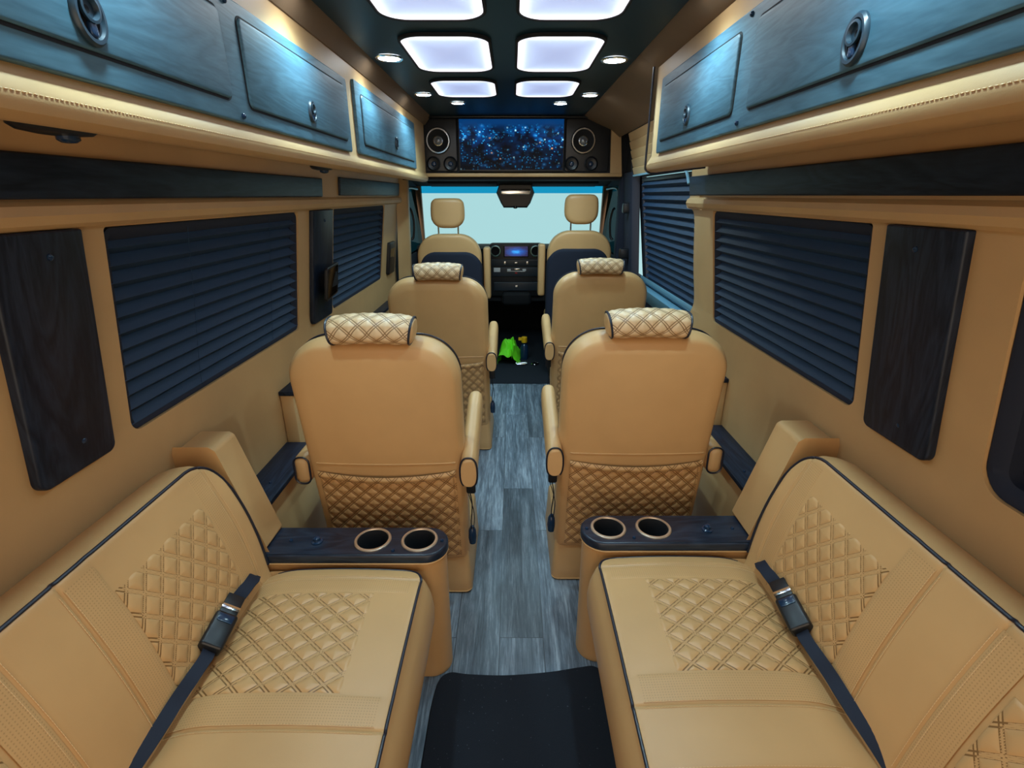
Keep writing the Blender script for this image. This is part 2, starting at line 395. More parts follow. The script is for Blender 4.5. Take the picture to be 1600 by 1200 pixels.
def wall(name, sg, y0, y1, holes, zlo=.87, yup=None):
    """holes: (ya, yb, za, zb, r); lower part, cells with openings, upper roll"""
    mb = MB(); z1 = 1.395
    extr(mb, [(.91, 0), (.91, zlo)], y0, y1, sg); extr(mb, UP, y0, yup or y1, sg)
    cuts = [y0]
    for i in range(len(holes) - 1): cuts.append((holes[i][1] + holes[i + 1][0]) / 2)
    cuts.append(y1)
    for i, (a, b, za, zb, r) in enumerate(holes):
        c0, c1 = cuts[i], cuts[i + 1]; lp = rrect(a, b, za, zb, (r, r, .008, .008), 6); N = len(lp); vs = []; fs = []
        m0, m1 = (a + b) / 2, (za + zb) / 2
        def outer(k, p):
            cn, i = divmod(k, 7); cy, cz = ((c0, zlo), (c1, zlo), (c1, z1), (c0, z1))[cn]
            if i == 3: return (cy, cz)
            lowfirst = (i < 3) == (cn in (0, 2))          # arcs 0 and 2 start on a vertical side
            return (cy, p[1]) if lowfirst else (p[0], cz)
        for k, (y, z) in enumerate(lp):
            o = outer(k, (y, z)); vs.append((sg * XW(o[1]), o[0], o[1]))
        for (y, z) in lp:
            vs.append((sg * XW(z), y, z))
        for (y, z) in lp: vs.append((sg * (XW(z) + .004), y, z))
        for (y, z) in lp: vs.append((sg * (XW(z) + .05), y, z))
        for j in range(3):
            for k in range(N): fs.append((j * N + k, j * N + (k + 1) % N, (j + 1) * N + (k + 1) % N, (j + 1) * N + k))
        mb.add(vs, fs)
    return struct(mb.build(name, M_TAN_WALL, None, angle=30, recalc=False))
LWIN = [(-.55, .72, .90, 1.388, .05), (1.082, 2.088, .915, 1.388, .028), (2.51, 3.525, .905, 1.388, .028)]
RWIN = [(-.35, .845, .915, 1.388, .055), (1.228, 2.225, .915, 1.388, .028)]
# the left rear pane mirrors the right one behind the camera
wall('wall_left', -1, -1.1, 3.97, [(-.35, .70, .915, 1.388, .055)] + LWIN[1:])
wall('wall_right', 1, -1.1, 2.36, RWIN, yup=2.49)
wi = 1
for sg, lst in ((-1, [(-.35, .70, .915, 1.388, .05)] + LWIN[1:]), (1, RWIN)):
    for (a, b, za, zb, r) in lst:
        mb = MB(); plate(mb, rrect(a - .01, b + .01, za - .01, zb + .01, r), [(0, -.056), (0, -.05)], wallT(sg)); o = struct(mb.build('window_%d' % wi, M_PRIV, None)); wi += 1
        mb = MB(); lp = rrect(a + .002, b - .002, za + .002, zb - .002, r, 6); plate(mb, lp, [(0, -.006), (0, -.048), (.03, -.048), (.03, -.02), (.012, -.006), (0, -.006)], wallT(sg), False, False)
        mb.build('window_frame', M_NAVY, o)

# ceiling: dark panel with brown sloping headliner
mb = MB(); box(mb, -.572, .505, -1.1, 3.95, 1.97, 2.0); struct(mb.build('ceiling', M_CEIL, None, smooth=False))
mb = MB(); extr(mb, [(.572, 1.972), (.575, 1.965), (.615, 1.915), (.64, 1.91)], -1.1, 3.95, -1); struct(mb.build('trim_1', M_BROWN, None))
mb = MB(); extr(mb, [(.505, 1.972), (.508, 1.965), (.57, 1.925), (.60, 1.92)], -1.1, 2.30, 1)
extr(mb, [(.505, 1.972), (.508, 1.965), (.60, 1.925), (.70, 1.885), (.765, 1.835)], 2.28, 3.95, 1); struct(mb.build('trim_2', M_BROWN, None))
# shell behind the cabinets (outer skin), keeps daylight out
mb = MB(); extr(mb, [(.835, 1.58), (.84, 2.05), (0, 2.08)], -1.1, 3.97, -1); extr(mb, [(.835, 1.58), (.84, 2.05), (0, 2.08)], -1.1, 3.97, 1)
struct(mb.build('ceiling_outer', M_MATBLACK, None))

# ------------------------------------------------------------------ overhead cabinets
def latch(parent, x, y, z, sg, s=1.0):
    mb = MB(); lathe(mb, [(.0365 * s, 0), (.0365 * s, .004), (.033 * s, .008), (.028 * s, .008), (.026 * s, .004), (.022 * s, .003)], (0, 0, 0), 'x', 36, cap=False)
    # oval ring with a round recess above and a finger tab below
    mb.v = [(x - sg * vx, y + vy * .86, z + vz * 1.08) for vx, vy, vz in mb.v]
    l = mb.build('latch', M_LATCH, parent, label='dark recessed oval latch')
    mb = MB(); lathe(mb, [(.017 * s, .0035), (.019 * s, .0095), (.015 * s, .010), (.013 * s, .003), (.001, .002)], (0, 0, 0), 'x', 28, cap=False)
    mb.v = [(x - sg * vx, y + vy, z + .009 * s + vz) for vx, vy, vz in mb.v]; mb.build('lock_ring', M_LATCH, l)
    mb = MB(); plate(mb, rrect(-.007 * s, .007 * s, -.028 * s, -.006 * s, .006 * s), rounded(.008, .003), lambda u, w, d: (x - sg * d, y + u, z + w)); mb.build('finger_tab', M_KNOB, l)
    mb = MB(); lathe(mb, [(.0265 * s, .002), (.001, .0025)], (0, 0, 0), 'x', 28, cap=False)
    mb.v = [(x - sg * vx, y + vy * .86, z + vz * 1.08) for vx, vy, vz in mb.v]; mb.build('recess', M_MATBLACK, l)
def cabinet(label, sg, X, y0, y1, ztop, panels, zp0, zp1, group=None):
    t = thing('overhead_cabinet', label, 'cabinet', (sg * X, (y0 + y1) / 2, 1.55))
    mb = MB(); prof = [(X, ztop), (X, 1.60), (X - .006, 1.588), (X - .014, 1.575), (X - .016, 1.562), (X - .010, 1.548), (X + .006, 1.540), (X + .03, 1.540), (.815, 1.562), (.822, 1.58), (.822, ztop)]
    loop = [(sg * a, b) for a, b in prof]; n = len(loop)
    vs = [(a, y, b) for y in (y0, y1) for a, b in loop]
    mb.add(vs, [(i, (i + 1) % n, n + (i + 1) % n, n + i) for i in range(n)] + [tuple(range(n)), tuple(range(n, 2 * n))])
    mb.build('body', M_TAN_WALL, t, angle=32)
    mb = MB(); fn = lambda q: (sg * (X - .0158), q, 1.5695); dashes(mb, fn, y0 + .02, y1 - .02, .008, .005, .0008); mb.build('stitching', M_THREAD, t)
    for (p0, p1, doors, scr) in panels:
        mb = MB(); T = lambda u, w, d: (sg * (X - d), u, w)
        # face frame with openings left as recessed grooves around each door
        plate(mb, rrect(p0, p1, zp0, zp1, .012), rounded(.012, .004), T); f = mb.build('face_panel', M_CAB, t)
        for (d0, d1, z0, z1, ly, lz, ls) in doors:
            mb = MB(); lp = rrect(d0, d1, z0, z1, .02); plate(mb, lp, [(0, .0122), (0, .0130), (.005, .0130), (.005, .0122)], T, False, False); mb.build('door_groove', M_MATBLACK, f)
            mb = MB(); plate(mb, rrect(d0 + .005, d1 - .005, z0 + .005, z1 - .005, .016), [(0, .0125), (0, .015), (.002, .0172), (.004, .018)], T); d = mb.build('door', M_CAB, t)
            latch(d, sg * (X - .018), ly, lz, sg, ls)
        screws(f, [(sg * (X - .012), a, b) for a, b in scr], 'x', .006, sg=-sg)
    return t
cabinet('long overhead cabinet on left wall with two dark wood doors, cyan sheen in their colour', -1, .62, -1.1, 2.155, 1.918,
        [(-.6, 2.10, [(.42, 1.235, 1.640, 1.815, .845, 1.688, .98), (1.305, 2.055, 1.635, 1.822, 1.69, 1.685, .8)], [(1.27, 1.617), (1.27, 1.835), (.38, 1.617)])], 1.603, 1.848)
cabinet('short single-door overhead cabinet on left wall nearest the television', -1, .62, 2.155, 3.90, 1.918,
        [(2.20, 3.47, [(2.27, 3.40, 1.640, 1.83, 2.87, 1.702, .75)], [])], 1.606, 1.868)
cabinet('overhead cabinet on right wall with one small and one long dark wood door, cyan sheen in their colour', 1, .58, -1.1, 2.29, 1.922,
        [(-.6, 2.17, [(.45, 1.37, 1.640, 1.835, .96, 1.688, .98), (1.45, 2.13, 1.640, 1.83, 1.80, 1.69, .8)], [(1.41, 1.62), (1.41, 1.85)])], 1.603, 1.863)
# black edge trim on the end of the right cabinet
mb = MB(); tube(mb, smoothpath([(.563, 2.292, 1.925), (.563, 2.294, 1.75), (.562, 2.294, 1.58), (.568, 2.294, 1.548), (.60, 2.294, 1.538), (.70, 2.294, 1.548), (.815, 2.294, 1.56)], 4), .0045)
tag(mb.build('edge_trim', M_PIPE, None), 'thin dark edge trim around front end of right overhead cabinet', 'trim')
# black soffit fittings
for (y, x, L, w, lb) in ((.86, -.705, .15, .035, 'black oval fitting under the left cabinet, nearer the camera'), (2.03, -.71, .15, .035, 'small black oval fitting under the left cabinet, farther forward')):
    t = thing('soffit_vent', lb, 'vent', (x, y, 1.54))
    mb = MB(); lathe(mb, [(1, 0), (1, -.006), (.85, -.012), (.5, -.015), (.1, -.016)], (0, 0, 0), 'z', 28); mb.v = [(x + vx * w, y + vy * L / 2, 1.5525 + vz) for vx, vy, vz in mb.v]; mb.build('bezel', M_BLACK, t)
    mb = MB(); lathe(mb, [(.016, 0), (.016, -.006), (.010, -.010), (.002, -.011)], (x, y + .02, 1.538), 'z', 20); mb.build('nozzle', M_KNOB, t)

# ------------------------------------------------------------------ wood trim on the walls
def wallstrip(label, sg, y0, y1, z0, z1, grain=None):
    T = lambda u, w, d: (sg * (.838 - (w - 1.442) * .1 - d), u, w)
    mb = MB(); plate(mb, rrect(y0, y1, z0, z1, .006), rounded(.012, .004), T)
    o = mb.build('trim_board', M_WOODY, None); tag(o, label, 'trim board')
wallstrip('long horizontal dark wood board under the left overhead cabinet', -1, -.9, 2.33, 1.443, 1.518)
wallstrip('short horizontal dark wood board above the left front blind', -1, 2.568, 3.905, 1.448, 1.53)
wallstrip('long horizontal dark wood board under the right overhead cabinet', 1, -.9, 2.487, 1.449, 1.53)
def wallpanel(label, sg, y0, y1, z0, z1, scr):
    t = thing('wall_panel', label, 'wall panel', (sg * .9, (y0 + y1) / 2, z0))
    mb = MB(); plate(mb, rrect(y0, y1, z0, z1, (.022, .022, .004, .004)), rounded(.018, .006), wallT(sg)); mb.build('board', M_WOODZ, t)
    screws(t, [(sg * (XW(z) - .017), y, z) for y, z in scr], 'x', .0065, sg=-sg)
    return t
wallpanel('tall dark wood wall panel at the left edge of the view', -1, .815, 1.008, .915, 1.39, [(.925, 1.345), (.925, .975)])
wallpanel('narrow dark wood wall panel between the two left blinds, behind the tablet', -1, 2.205, 2.455, .90, 1.39, [(2.34, 1.345), (2.34, .955)])
wallpanel('tall dark wood wall panel on the right wall beside the uncovered window', 1, .95, 1.16, .905, 1.39, [(1.065, 1.345), (1.04, .955)])

# ------------------------------------------------------------------ pleated blinds
def blind(label, sg, y0, y1, z0, z1, n, xf=None, cords=(), cut=None):
    xf = xf or (lambda y, z: XW(z) + .026)
    t = thing('window_blind', label, 'blind', (sg * xf((y0 + y1) / 2, z0), (y0 + y1) / 2, z0))
    mb = MB(); m = 2 * n; ny = 12; dz = (z1 - z0 - .02) / m; vs = []; fs = []
    for i in range(m + 1):
        z = z1 - .02 - dz * i * 1.0; dd = .0 if i % 2 == 0 else -.021
        if i % 2: z -= dz * .25
        for j in range(ny + 1):
            y = y0 + (y1 - y0) * j / ny; vs.append((sg * (xf(y, z) + dd + .0008 * math.sin(j * 2.1 + i)), y, z))
    k = ny + 1
    for i in range(m):
        for j in range(ny): fs.append((i * k + j, i * k + j + 1, (i + 1) * k + j + 1, (i + 1) * k + j))
    mb.add(vs, fs); mb.build('pleats', M_BLIND, t, smooth=False, recalc=False)
    mb = MB(); hexa(mb, [(sg * (xf(y, z) + o), y, z) for y, z, o in ((y0, z1 - .022, .006), (y1, z1 - .022, .006), (y1, z1, .006), (y0, z1, .006))], (-sg * .02, 0, 0)); mb.build('head_rail', M_BLACK, t, bevel=.002)
    mb = MB(); hexa(mb, [(sg * (xf(y, z) + o), y, z) for y, z, o in ((y0, z0, .004), (y1, z0, .004), (y1, z0 + .013, .004), (y0, z0 + .013, .004))], (-sg * .022, 0, 0)); mb.build('bottom_rail', M_BLIND, t, bevel=.002)
    for c in cords:
        mb = MB(); tube(mb, [(sg * (xf(c, z0 + (z1 - z0) * q / 8) - .019), c, z0 + (z1 - z0) * q / 8) for q in range(9)], .0007, 5); mb.build('cord', M_BLIND, t)
blind('closed navy pleated blind on left wall above the left sofa end', -1, 1.085, 2.085, .918, 1.387, 12, cords=(1.38, 1.85))
blind('closed navy pleated blind on left wall nearest the cab', -1, 2.513, 3.522, .908, 1.387, 12)
blind('closed navy pleated blind on right wall above the right sofa end', 1, 1.231, 2.222, .918, 1.387, 12)

# ------------------------------------------------------------------ sliding door on the right

mb = MB()
XD = lambda z: .915 - .15 * max(0, z - .95)
for (a, b, za, zb) in ((2.40, 3.95, .0, .88), (3.60, 3.70, .88, 1.60), (2.40, 2.47, .88, 1.60), (2.40, 3.95, 1.565, 1.60)):
    hexa(mb, [(XD(za) + .045, a, za), (XD(za) + .045, b, za), (XD(zb) + .045, b, zb), (XD(zb) + .045, a, zb)], (.03, 0, 0))
door1 = struct(mb.build('door_1', M_NAVY, None, smooth=False))
mb = MB(); hexa(mb, [(.97, 2.42, .86), (.97, 3.66, .86), (.80, 3.66, 1.58), (.80, 2.42, 1.58)], (.01, 0, 0))
mb.v = [(XD(z) + (.055 if i < 4 else .065), y, z) for i, (x, y, z) in enumerate(mb.v)]; mb.build('door_glass', M_WSGLASS, door1)
mb = MB(); hexa(mb, [(.985, 2.47, .845), (.985, 3.60, .845), (.915, 3.60, .925), (.915, 2.47, .925)], (.0, 0, -.03)); 
hexa(mb, [(.935, 2.47, .75), (.935, 3.62, .75), (.885, 3.62, .86), (.885, 2.47, .86)], (.06, 0, 0)); mb.build('door_sill', M_GREYBLUE, door1, bevel=.008)
# ribbed tan panel above
mb = MB(); prof = []
zz = 1.83
X0 = .765
for i in range(5):
    prof += [(X0 + i * .011, zz - i * .052), (X0 - .006 + i * .011, zz - i * .052 - .006), (X0 - .002 + i * .011 + .008, zz - i * .052 - .046), (X0 + .006 + i * .011 + .004, zz - i * .052 - .051)]
extr(mb, prof, 2.28, 3.62, 1); struct(mb.build('trim_3', M_TAN_WALL, None))
mb = MB(); tube(mb, smoothpath([(.775, 2.30, 1.845), (.775, 3.2, 1.845), (.775, 3.50, 1.84), (.78, 3.585, 1.81), (.79, 3.62, 1.74), (.81, 3.63, 1.6)], 5), .011); struct(mb.build('trim_4', M_BLACK, None))
mb = MB(); tube(mb, smoothpath([(.822, 2.50, 1.50), (.818, 2.56, 1.562), (.815, 2.70, 1.572), (.815, 3.62, 1.572)], 5), .007); struct(mb.build('trim_5', M_GREYBLUE, None))
blind('navy pleated blind inside the sliding door window, letting a strip of daylight in', 1, 2.505, 3.50, .875, 1.555, 16, xf=lambda y, z: XD(z) + .032)
# curved leather edge where the right wall meets the door opening
mb = MB(); vs = []; Q = smoothpath([(1.60, 2.49), (1.53, 2.49), (1.44, 2.50), (1.40, 2.53), (1.36, 2.47), (1.2, 2.485), (1.1, 2.49), (1.0, 2.485), (.93, 2.50), (.86, 2.56), (.74, 2.66), (.60, 2.72), (.3, 2.74), (0, 2.74)], 4)
for q in Q:
    z, y = q.x if hasattr(q, 'x') else q[0], q.y
    xx = XW(z) if z < 1.392 else .83
    vs += [(xx, 2.36, z), (xx, y - .012, z), (xx + .004, y - .003, z), (xx + .014, y, z), (xx + .06, y, z)]
n = 5
mb.add(vs, [(j * n + i, j * n + i + 1, (j + 1) * n + i + 1, (j + 1) * n + i) for j in range(len(Q) - 1) for i in range(n - 1)])
struct(MB.build(mb, 'trim_6', M_TAN_WALL, None, angle=30))

# ------------------------------------------------------------------ sofas along the walls
def sofa(label, sg, YE):
    """YE: far end; local u = YE - y runs towards the rear"""
    t = thing('bench_sofa', label, 'sofa', (sg * .5, YE - .55, 0))
    L = 1.18
    SE = (.052, .470, .600, L - .06)      # seams across the sofa
    QS = ((.110, .395), (.665, .95))       # quilted inserts
    BS = ((.055, .108), (.400, .465), (.598, .655))   # perforated bands
    def groove(u): return sum(-.0035 * math.exp(-((u - x) / .0035) ** 2) for x in SE) + sum(-.0015 * math.exp(-((u - x) / .003) ** 2) for x in (.110, .398, .660, .955))
    # seat cushion: (u, w) with w = distance from the van's centre line
    def seat_h(u, w):
        return .455 + .010 * math.sin(PI * min(1, max(0, (w - .25) / .46))) + .004 * math.sin(PI * min(1, u / .5)) - .016 * math.exp(-u / .03) - .030 * max(0, (w - .60) / .12) ** 2 + groove(u)
    def TS(u, w, d): return (sg * w, YE - u, d)
    def hS(u, w, e): return seat_h(u, w) - .006 * (1 - math.sqrt(max(0, 1 - (1 - min(1, e / .012)) ** 2)))
    mb = MB()
    side = [(.006, .435), (.016, .415), (.026, .385), (.031, .345), (.029, .305), (.020, .268), (.008, .246), (-.008, .236), (-.04, .232)]
    def TSs(u, w, d):
        x = w if w > .24 or u > .02 else w
        return (sg * w, YE - max(u, -.004), d)
    loop = slab(mb, 0, L, .252, .73, (.055, .02, .02, .055), hS, side, TSs, .02, .018, exu=SE)
    seat = mb.build('seat_cushion', M_TAN, t, angle=60)
    # backrest: w runs up the leaning face
    ln = math.hypot(.36, .09); cs, sn = .36 / ln, .09 / ln
    def TB(u, w, d):        # d outwards (towards the aisle)
        return (sg * (.700 + w * sn - d * cs), YE - u, .46 + w * cs + d * sn)
    def bow(w): return -.014 * math.sin(PI * min(1, max(0, (w + .05) / .36)))
    def back_d(u, w): return .010 * math.sin(PI * min(1, max(0, w / .37))) + groove(u)
    def hB(u, w, e): return back_d(u, w) - .007 * (1 - math.sqrt(max(0, 1 - (1 - min(1, e / .012)) ** 2)))
    def TBs(u, w, d):
        f = max(0, 1 - u / .12); x, y, z = TB(u, w, d); y -= bow(w) * f
        if abs(x) > .905: x = sg * .905
        return (x, y, z)
    mb = MB()
    bl = slab(mb, 0, L, -.06, .372, (.01, .01, .02, .10), hB, [(.004, -.014), (.010, -.03), (.012, -.055), (.008, -.085), (-.006, -.12), (-.03, -.15), (-.05, -.165)], TBs, .02, .016, exu=SE)
    back = mb.build('backrest', M_TAN, t, angle=60)
    # piping
    mb = MB(); n = len(loop)
    pts = [q for q in loop if q[0] < L - .05 or q[1] < .26]
    front = sorted([q for q in loop if q[1] < .31 and q[0] < L - .03 and not (q[0] < .001 and q[1] > .31)], key=lambda q: math.atan2(q[0] - .055, -(q[1] - .307)) if q[0] < .055 else 10 + q[0])
    far = sorted([q for q in loop if q[0] < .001 and q[1] >= .30 and q[1] < .71], key=lambda q: -q[1])
    seq = far + front
    tube(mb, [TSs(q[0] - .002 * 0, q[1], seat_h(q[0], q[1]) - .0035) for q in seq], .0038, 8); mb.build('piping', M_PIPE, seat)
    mb = MB()
    end = sorted([q for q in bl if q[0] < .001 and -.02 < q[1] < .27], key=lambda q: q[1])
    cor = sorted([q for q in bl if q[0] < .1 and q[1] >= .27 and q[0] > 0.0005], key=lambda q: q[0])
    top = sorted([q for q in bl if q[0] >= .1 and q[0] < L - .03 and q[1] > .37], key=lambda q: q[0])
    tube(mb, [TBs(q[0] - (.003 if q[0] < .001 else 0), q[1], hB(q[0], q[1], 0) + .0035) for q in end + cor + top], .0038, 8); mb.build('piping', M_PIPE, back)
    # quilted inserts, perforated bands, seams
    for (a, b) in QS:
        mb = MB(); grid(mb, a, b, .365, .685, 116, 128, lambda u, w: TS(u, w, seat_h(u, w) - .0005 + quilt(u, w, .054, .80) * min(1, (u - a) / .006 + .15, (b - u) / .006 + .15, (w - .365) / .006 + .15))); mb.build('quilted_insert', M_QSOFA, seat, recalc=False, angle=180)
        mb = MB(); grid(mb, a, b, -.01, .285, 116, 120, lambda u, w: TBs(u, w, back_d(u, w) - .0005 + quilt(u, w, .054, .80, .0036) * min(1, (u - a) / .006 + .15, (b - u) / .006 + .15, (.285 - w) / .006 + .15))); mb.build('quilted_insert', M_QSOFA, back, recalc=False, angle=180)
    for (a, b) in BS:
        mb = MB(); grid(mb, a, b, .275, .70, 8, 40, lambda u, w: TS(u, w, seat_h(u, w) + .0008)); mb.build('perforated_band', M_PERF, seat, recalc=False, angle=180)
        mb = MB(); grid(mb, a, b, 0, .352, 8, 34, lambda u, w: TBs(u, w, back_d(u, w) + .0008)); mb.build('perforated_band', M_PERF, back, recalc=False, angle=180)
    for x in (.045, .060, .463, .477, .593, .607):
        mb = MB(); mc = MB()
        dashes(mb, lambda q: TS(x, q, seat_h(x, q) + .0008), .275, .70, .0065, .0045, .0007)
        dashes(mc, lambda q: TBs(x, q, back_d(x, q) + .0008), .005, .355, .0065, .0045, .0007)
        mb.build('stitching', M_THREAD, seat); mc.build('stitching', M_THREAD, back)
    # plinth
    mb = MB(); x0, x1 = sorted((sg * .285, sg * .88)); box(mb, x0, x1, YE - L, YE - .03, 0.001, .27); mb.build('base', M_MATBLACK, t, bevel=.004)
    return t, TBs, TS, seat_h, back_d
sofaL = sofa('tan leather bench sofa with black piping along the left wall', -1, 1.152)
sofaR = sofa('tan leather bench sofa with black piping along the right wall', 1, 1.205)

# ------------------------------------------------------------------ end bolsters, ledges and cup-holder consoles
def bolster(label, sg, y0, y1):
    T = lambda u, w, d: (sg * u, d, w)
    mb = MB(); q = [(.908, .4845), (.902, .80), (.898, .815), (.812, .815), (.800, .806), (.712, .4845)]
    n = len(q); r = .006
    vs = [T(a, b, y0) for a, b in q] + [T(a, b, y1) for a, b in q]
    mb.add(vs, [(i, (i + 1) % n, n + (i + 1) % n, n + i) for i in range(n)] + [tuple(range(n)), tuple(range(n, 2 * n))])
    tag(mb.build('end_bolster', M_TAN, None, bevel=.008, seg=3), label, 'bolster')
bolster('tan wedge-shaped end bolster against left wall behind the left sofa', -1, 1.182, 1.30)
bolster('tan wedge-shaped end bolster against right wall behind the right sofa', 1, 1.236, 1.375)
def console(label, sg, y0, y1, xe):
    """cup-holder console reaching from the wall to xe, rounded at the aisle end"""
    t = thing('cup_holder_console', label, 'console', (sg * (xe + .1), (y0 + y1) / 2, 0)); R = (y1 - y0) / 2 - .002
    T = lambda u, w, d: (sg * u, w, d)
    zt = .482
    mb = MB(); a = .02
    plate(mb, rrect(xe + .006, .903, y0 + .004, y1 - .004, (R - .004, .004, .004, R - .004), 14), [(0, .001), (0, zt - .028), (.012, zt - .028)], T, True, False); pod = mb.build('pod', M_TAN, t, angle=50)
    mb = MB(); lp = rrect(xe + .003, .905, y0 + .001, y1 - .001, (R - .002, .004, .004, R - .002), 14); tube(mb, [T(u, w, zt - .030) for u, w in lp], .003, 6, True); mb.build('seam', M_TAN, pod)
    mb = MB(); plate(mb, rrect(xe, .905, y0, y1, (R, .004, .004, R), 14), [(0, zt - .026), (0, zt - .006), (.002, zt - .002), (.006, zt)], T, False, False)
    ym = (y0 + y1) / 2; N_ = len(mb.v) // 4; bmh = bmesh.new()
    for zz, ring in ((zt - .026, mb.v[:N_]), (zt, mb.v[3 * N_:])):
        ed = []; loops = [ring] + [[(sg * cx + .046 * math.cos(2 * PI * k / 48), ym + .002 + .046 * math.sin(2 * PI * k / 48), zz) for k in range(48)] for cx in (xe + .085, xe + .225)]
        for lo in loops:
            vv = [bmh.verts.new(p) for p in lo]; ed += [bmh.edges.new((vv[k], vv[(k + 1) % len(vv)])) for k in range(len(vv))]
        bmesh.ops.triangle_fill(bmh, use_beauty=True, edges=ed)
    bmh.verts.index_update(); mb.add([tuple(v.co) for v in bmh.verts], [tuple(v.index for v in f.verts) for f in bmh.faces]); bmh.free()
    top = mb.build('top_board', M_WOODX, t)
    for cx in (xe + .085, xe + .225):
        c = (sg * cx, ym + .002, zt)
        mb = MB(); lathe(mb, [(.0545, -.002), (.0545, .003), (.052, .0055), (.047, .0055), (.045, .003), (.0447, -.003)], c, 'z', 48, cap=False); r_ = mb.build('cup_holder_ring', M_RING, t)
        mb = MB(); lathe(mb, [(.0447, .0035), (.0440, .001), (.0425, -.01), (.040, -.085)], c, 'z', 48, cap=False); mb.build('cup_well', M_MATBLACK, r_)
        mb = MB(); lathe(mb, [(.0402, -.085), (.001, -.085)], c, 'z', 48, cap=False); mb.build('cup_well_floor', M_MATBLACK, r_)
    # knob and screws
    mb = MB(); lathe(mb, [(.017, 0), (.017, .003), (.011, .006), (.010, .014), (.006, .017), (.001, .018)], (sg * (xe + .39), ym - .005, zt), 'z', 24); mb.build('knob', M_KNOB, top)
    screws(top, [(sg * (xe + .018), ym, zt), (sg * (xe + .155), ym - .045, zt), (sg * (xe + .47), ym, zt)], 'z', .0055)
    return t
console('dark wood topped console with two bronze cup holders at left sofa end', -1, 1.166, 1.300, .192)
console('dark wood topped console with two bronze cup holders at right sofa end', 1, 1.220, 1.362, .214)
def ledge(label, sg, y0, y1, x0, x1, z0, z1, mtop, cat='ledge', th=.018):
    t = thing('side_ledge', label, cat, (sg * .85, (y0 + y1) / 2, 0))
    a, b = sorted((sg * x0, sg * x1)); a2, b2 = sorted((sg * (x0 + .012), sg * x1))
    mb = MB(); box(mb, a2, b2, y0 + .006, y1, z0, z1 - th); mb.build('body', M_TAN_WALL, t, bevel=.006)
    mb = MB(); box(mb, a, b, y0, y1, z1 - th, z1); mb.build('top_board', mtop, t, bevel=.003)
    screws(t, [(sg * (x0 + .06), y0 + .12, z1), (sg * (x0 + .05), y0 + .19, z1)], 'z', .0045)
ledge('low dark-topped side ledge between left wall and nearest left seat', -1, 1.302, 1.80, .785, .909, .001, .52, M_WOODY)
ledge('low dark-topped side ledge between right wall and nearest right seat', 1, 1.377, 1.96, .785, .909, .001, .52, M_WOODY)
ledge('taller dark-topped side ledge on left wall ahead of the nearest seat', -1, 1.802, 3.6, .845, .909, .001, .735, M_WOODY)
ledge('taller dark-topped side ledge on right wall ahead of the nearest seat', 1, 1.962, 2.45, .850, .909, .001, .73, M_WOODY)

# ------------------------------------------------------------------ seat belts on the sofas
def strap(mb, pts, wdir, w=.024, th=.0015):
    P = [Vector(p) for p in pts]; vs = []
    for i, p in enumerate(P):
        wd = Vector(wdir[min(i, len(wdir) - 1)] if isinstance(wdir, list) else wdir).normalized(); t = (P[min(i + 1, len(P) - 1)] - P[max(i - 1, 0)]).normalized(); nn = wd.cross(t).normalized()
        wd = t.cross(nn).normalized()
        for a, b in ((-1, -1), (1, -1), (1, 1), (-1, 1)): vs.append(tuple(p + wd * w * a + nn * th * b))
    N = len(P); fs = [(i * 4 + k, i * 4 + (k + 1) % 4, (i + 1) * 4 + (k + 1) % 4, (i + 1) * 4 + k) for i in range(N - 1) for k in range(4)] + [(0, 1, 2, 3), (4 * N - 4, 4 * N - 3, 4 * N - 2, 4 * N - 1)]
    mb.add(vs, fs)
def oriented(c, d, up):
    d = Vector(d).normalized(); s_ = d.cross(Vector(up)).normalized(); u_ = s_.cross(d)
    return lambda a, b, h: tuple(Vector(c) + d * a + s_ * b + u_ * h)
def belt(label, sg, YE):
    t = thing('seat_belt', label, 'seat belt', (sg * .66, YE - .25, .47))
    up = (-sg * .55, .15, .8)
    A = [(sg * .706, YE - .055, .474), (sg * .690, YE - .090, .492), (sg * .688, YE - .135, .500), (sg * .692, YE - .185, .500)]
    mb = MB(); strap(mb, smoothpath(A, 6), [Vector((sg * .8, -.1, .55 + .35 * math.sin(i * .5))) for i in range(30)], .016); mb.build('upper_webbing', M_NAVY, t)
    b0 = Vector((sg * .692, YE - .200, .500)); T = oriented(b0, Vector((sg * .684, YE - .34, .486)) - b0, up)
    mb = MB(); box(mb, -.035, .030, -.021, .021, -.005, .009, T); mb.build('tongue', M_BLACK, t, bevel=.003)
    mb = MB(); box(mb, -.002, .010, -.0215, .0215, .0092, .0112, T); mb.build('tongue_plate', M_CHROME, t, bevel=.0008, label='chrome plate')
    mb = MB(); plate(mb, rrect(.022, .112, -.026, .026, .007), [(.004, -.014), (0, -.010), (0, .012), (.002, .016), (.006, .018)], T); bk = mb.build('buckle', M_BLACK, t)
    mb = MB(); plate(mb, rrect(.030, .050, -.018, .018, .003), [(0, .0175), (0, .0192), (.001, .0198)], T); mb.build('release_button', M_KNOB, bk)
    B = [T(.104, 0, -.002), (sg * .682, YE - .325, .486), (sg * .684, YE - .37, .484), (sg * .688, YE - .42, .480), (sg * .690, YE - .48, .474), (sg * .700, YE - .56, .462), (sg * .712, YE - .64, .440)]
    mb = MB(); strap(mb, smoothpath(B, 6), [Vector((sg * .8, 0, .55 + .3 * math.sin(i * .42 + 1))) for i in range(60)], .0145); mb.build('lower_webbing', M_NAVY, t)
belt('black seat belt with buckle lying on the left sofa', -1, 1.152)
belt('black seat belt with buckle lying on the right sofa', 1, 1.205)

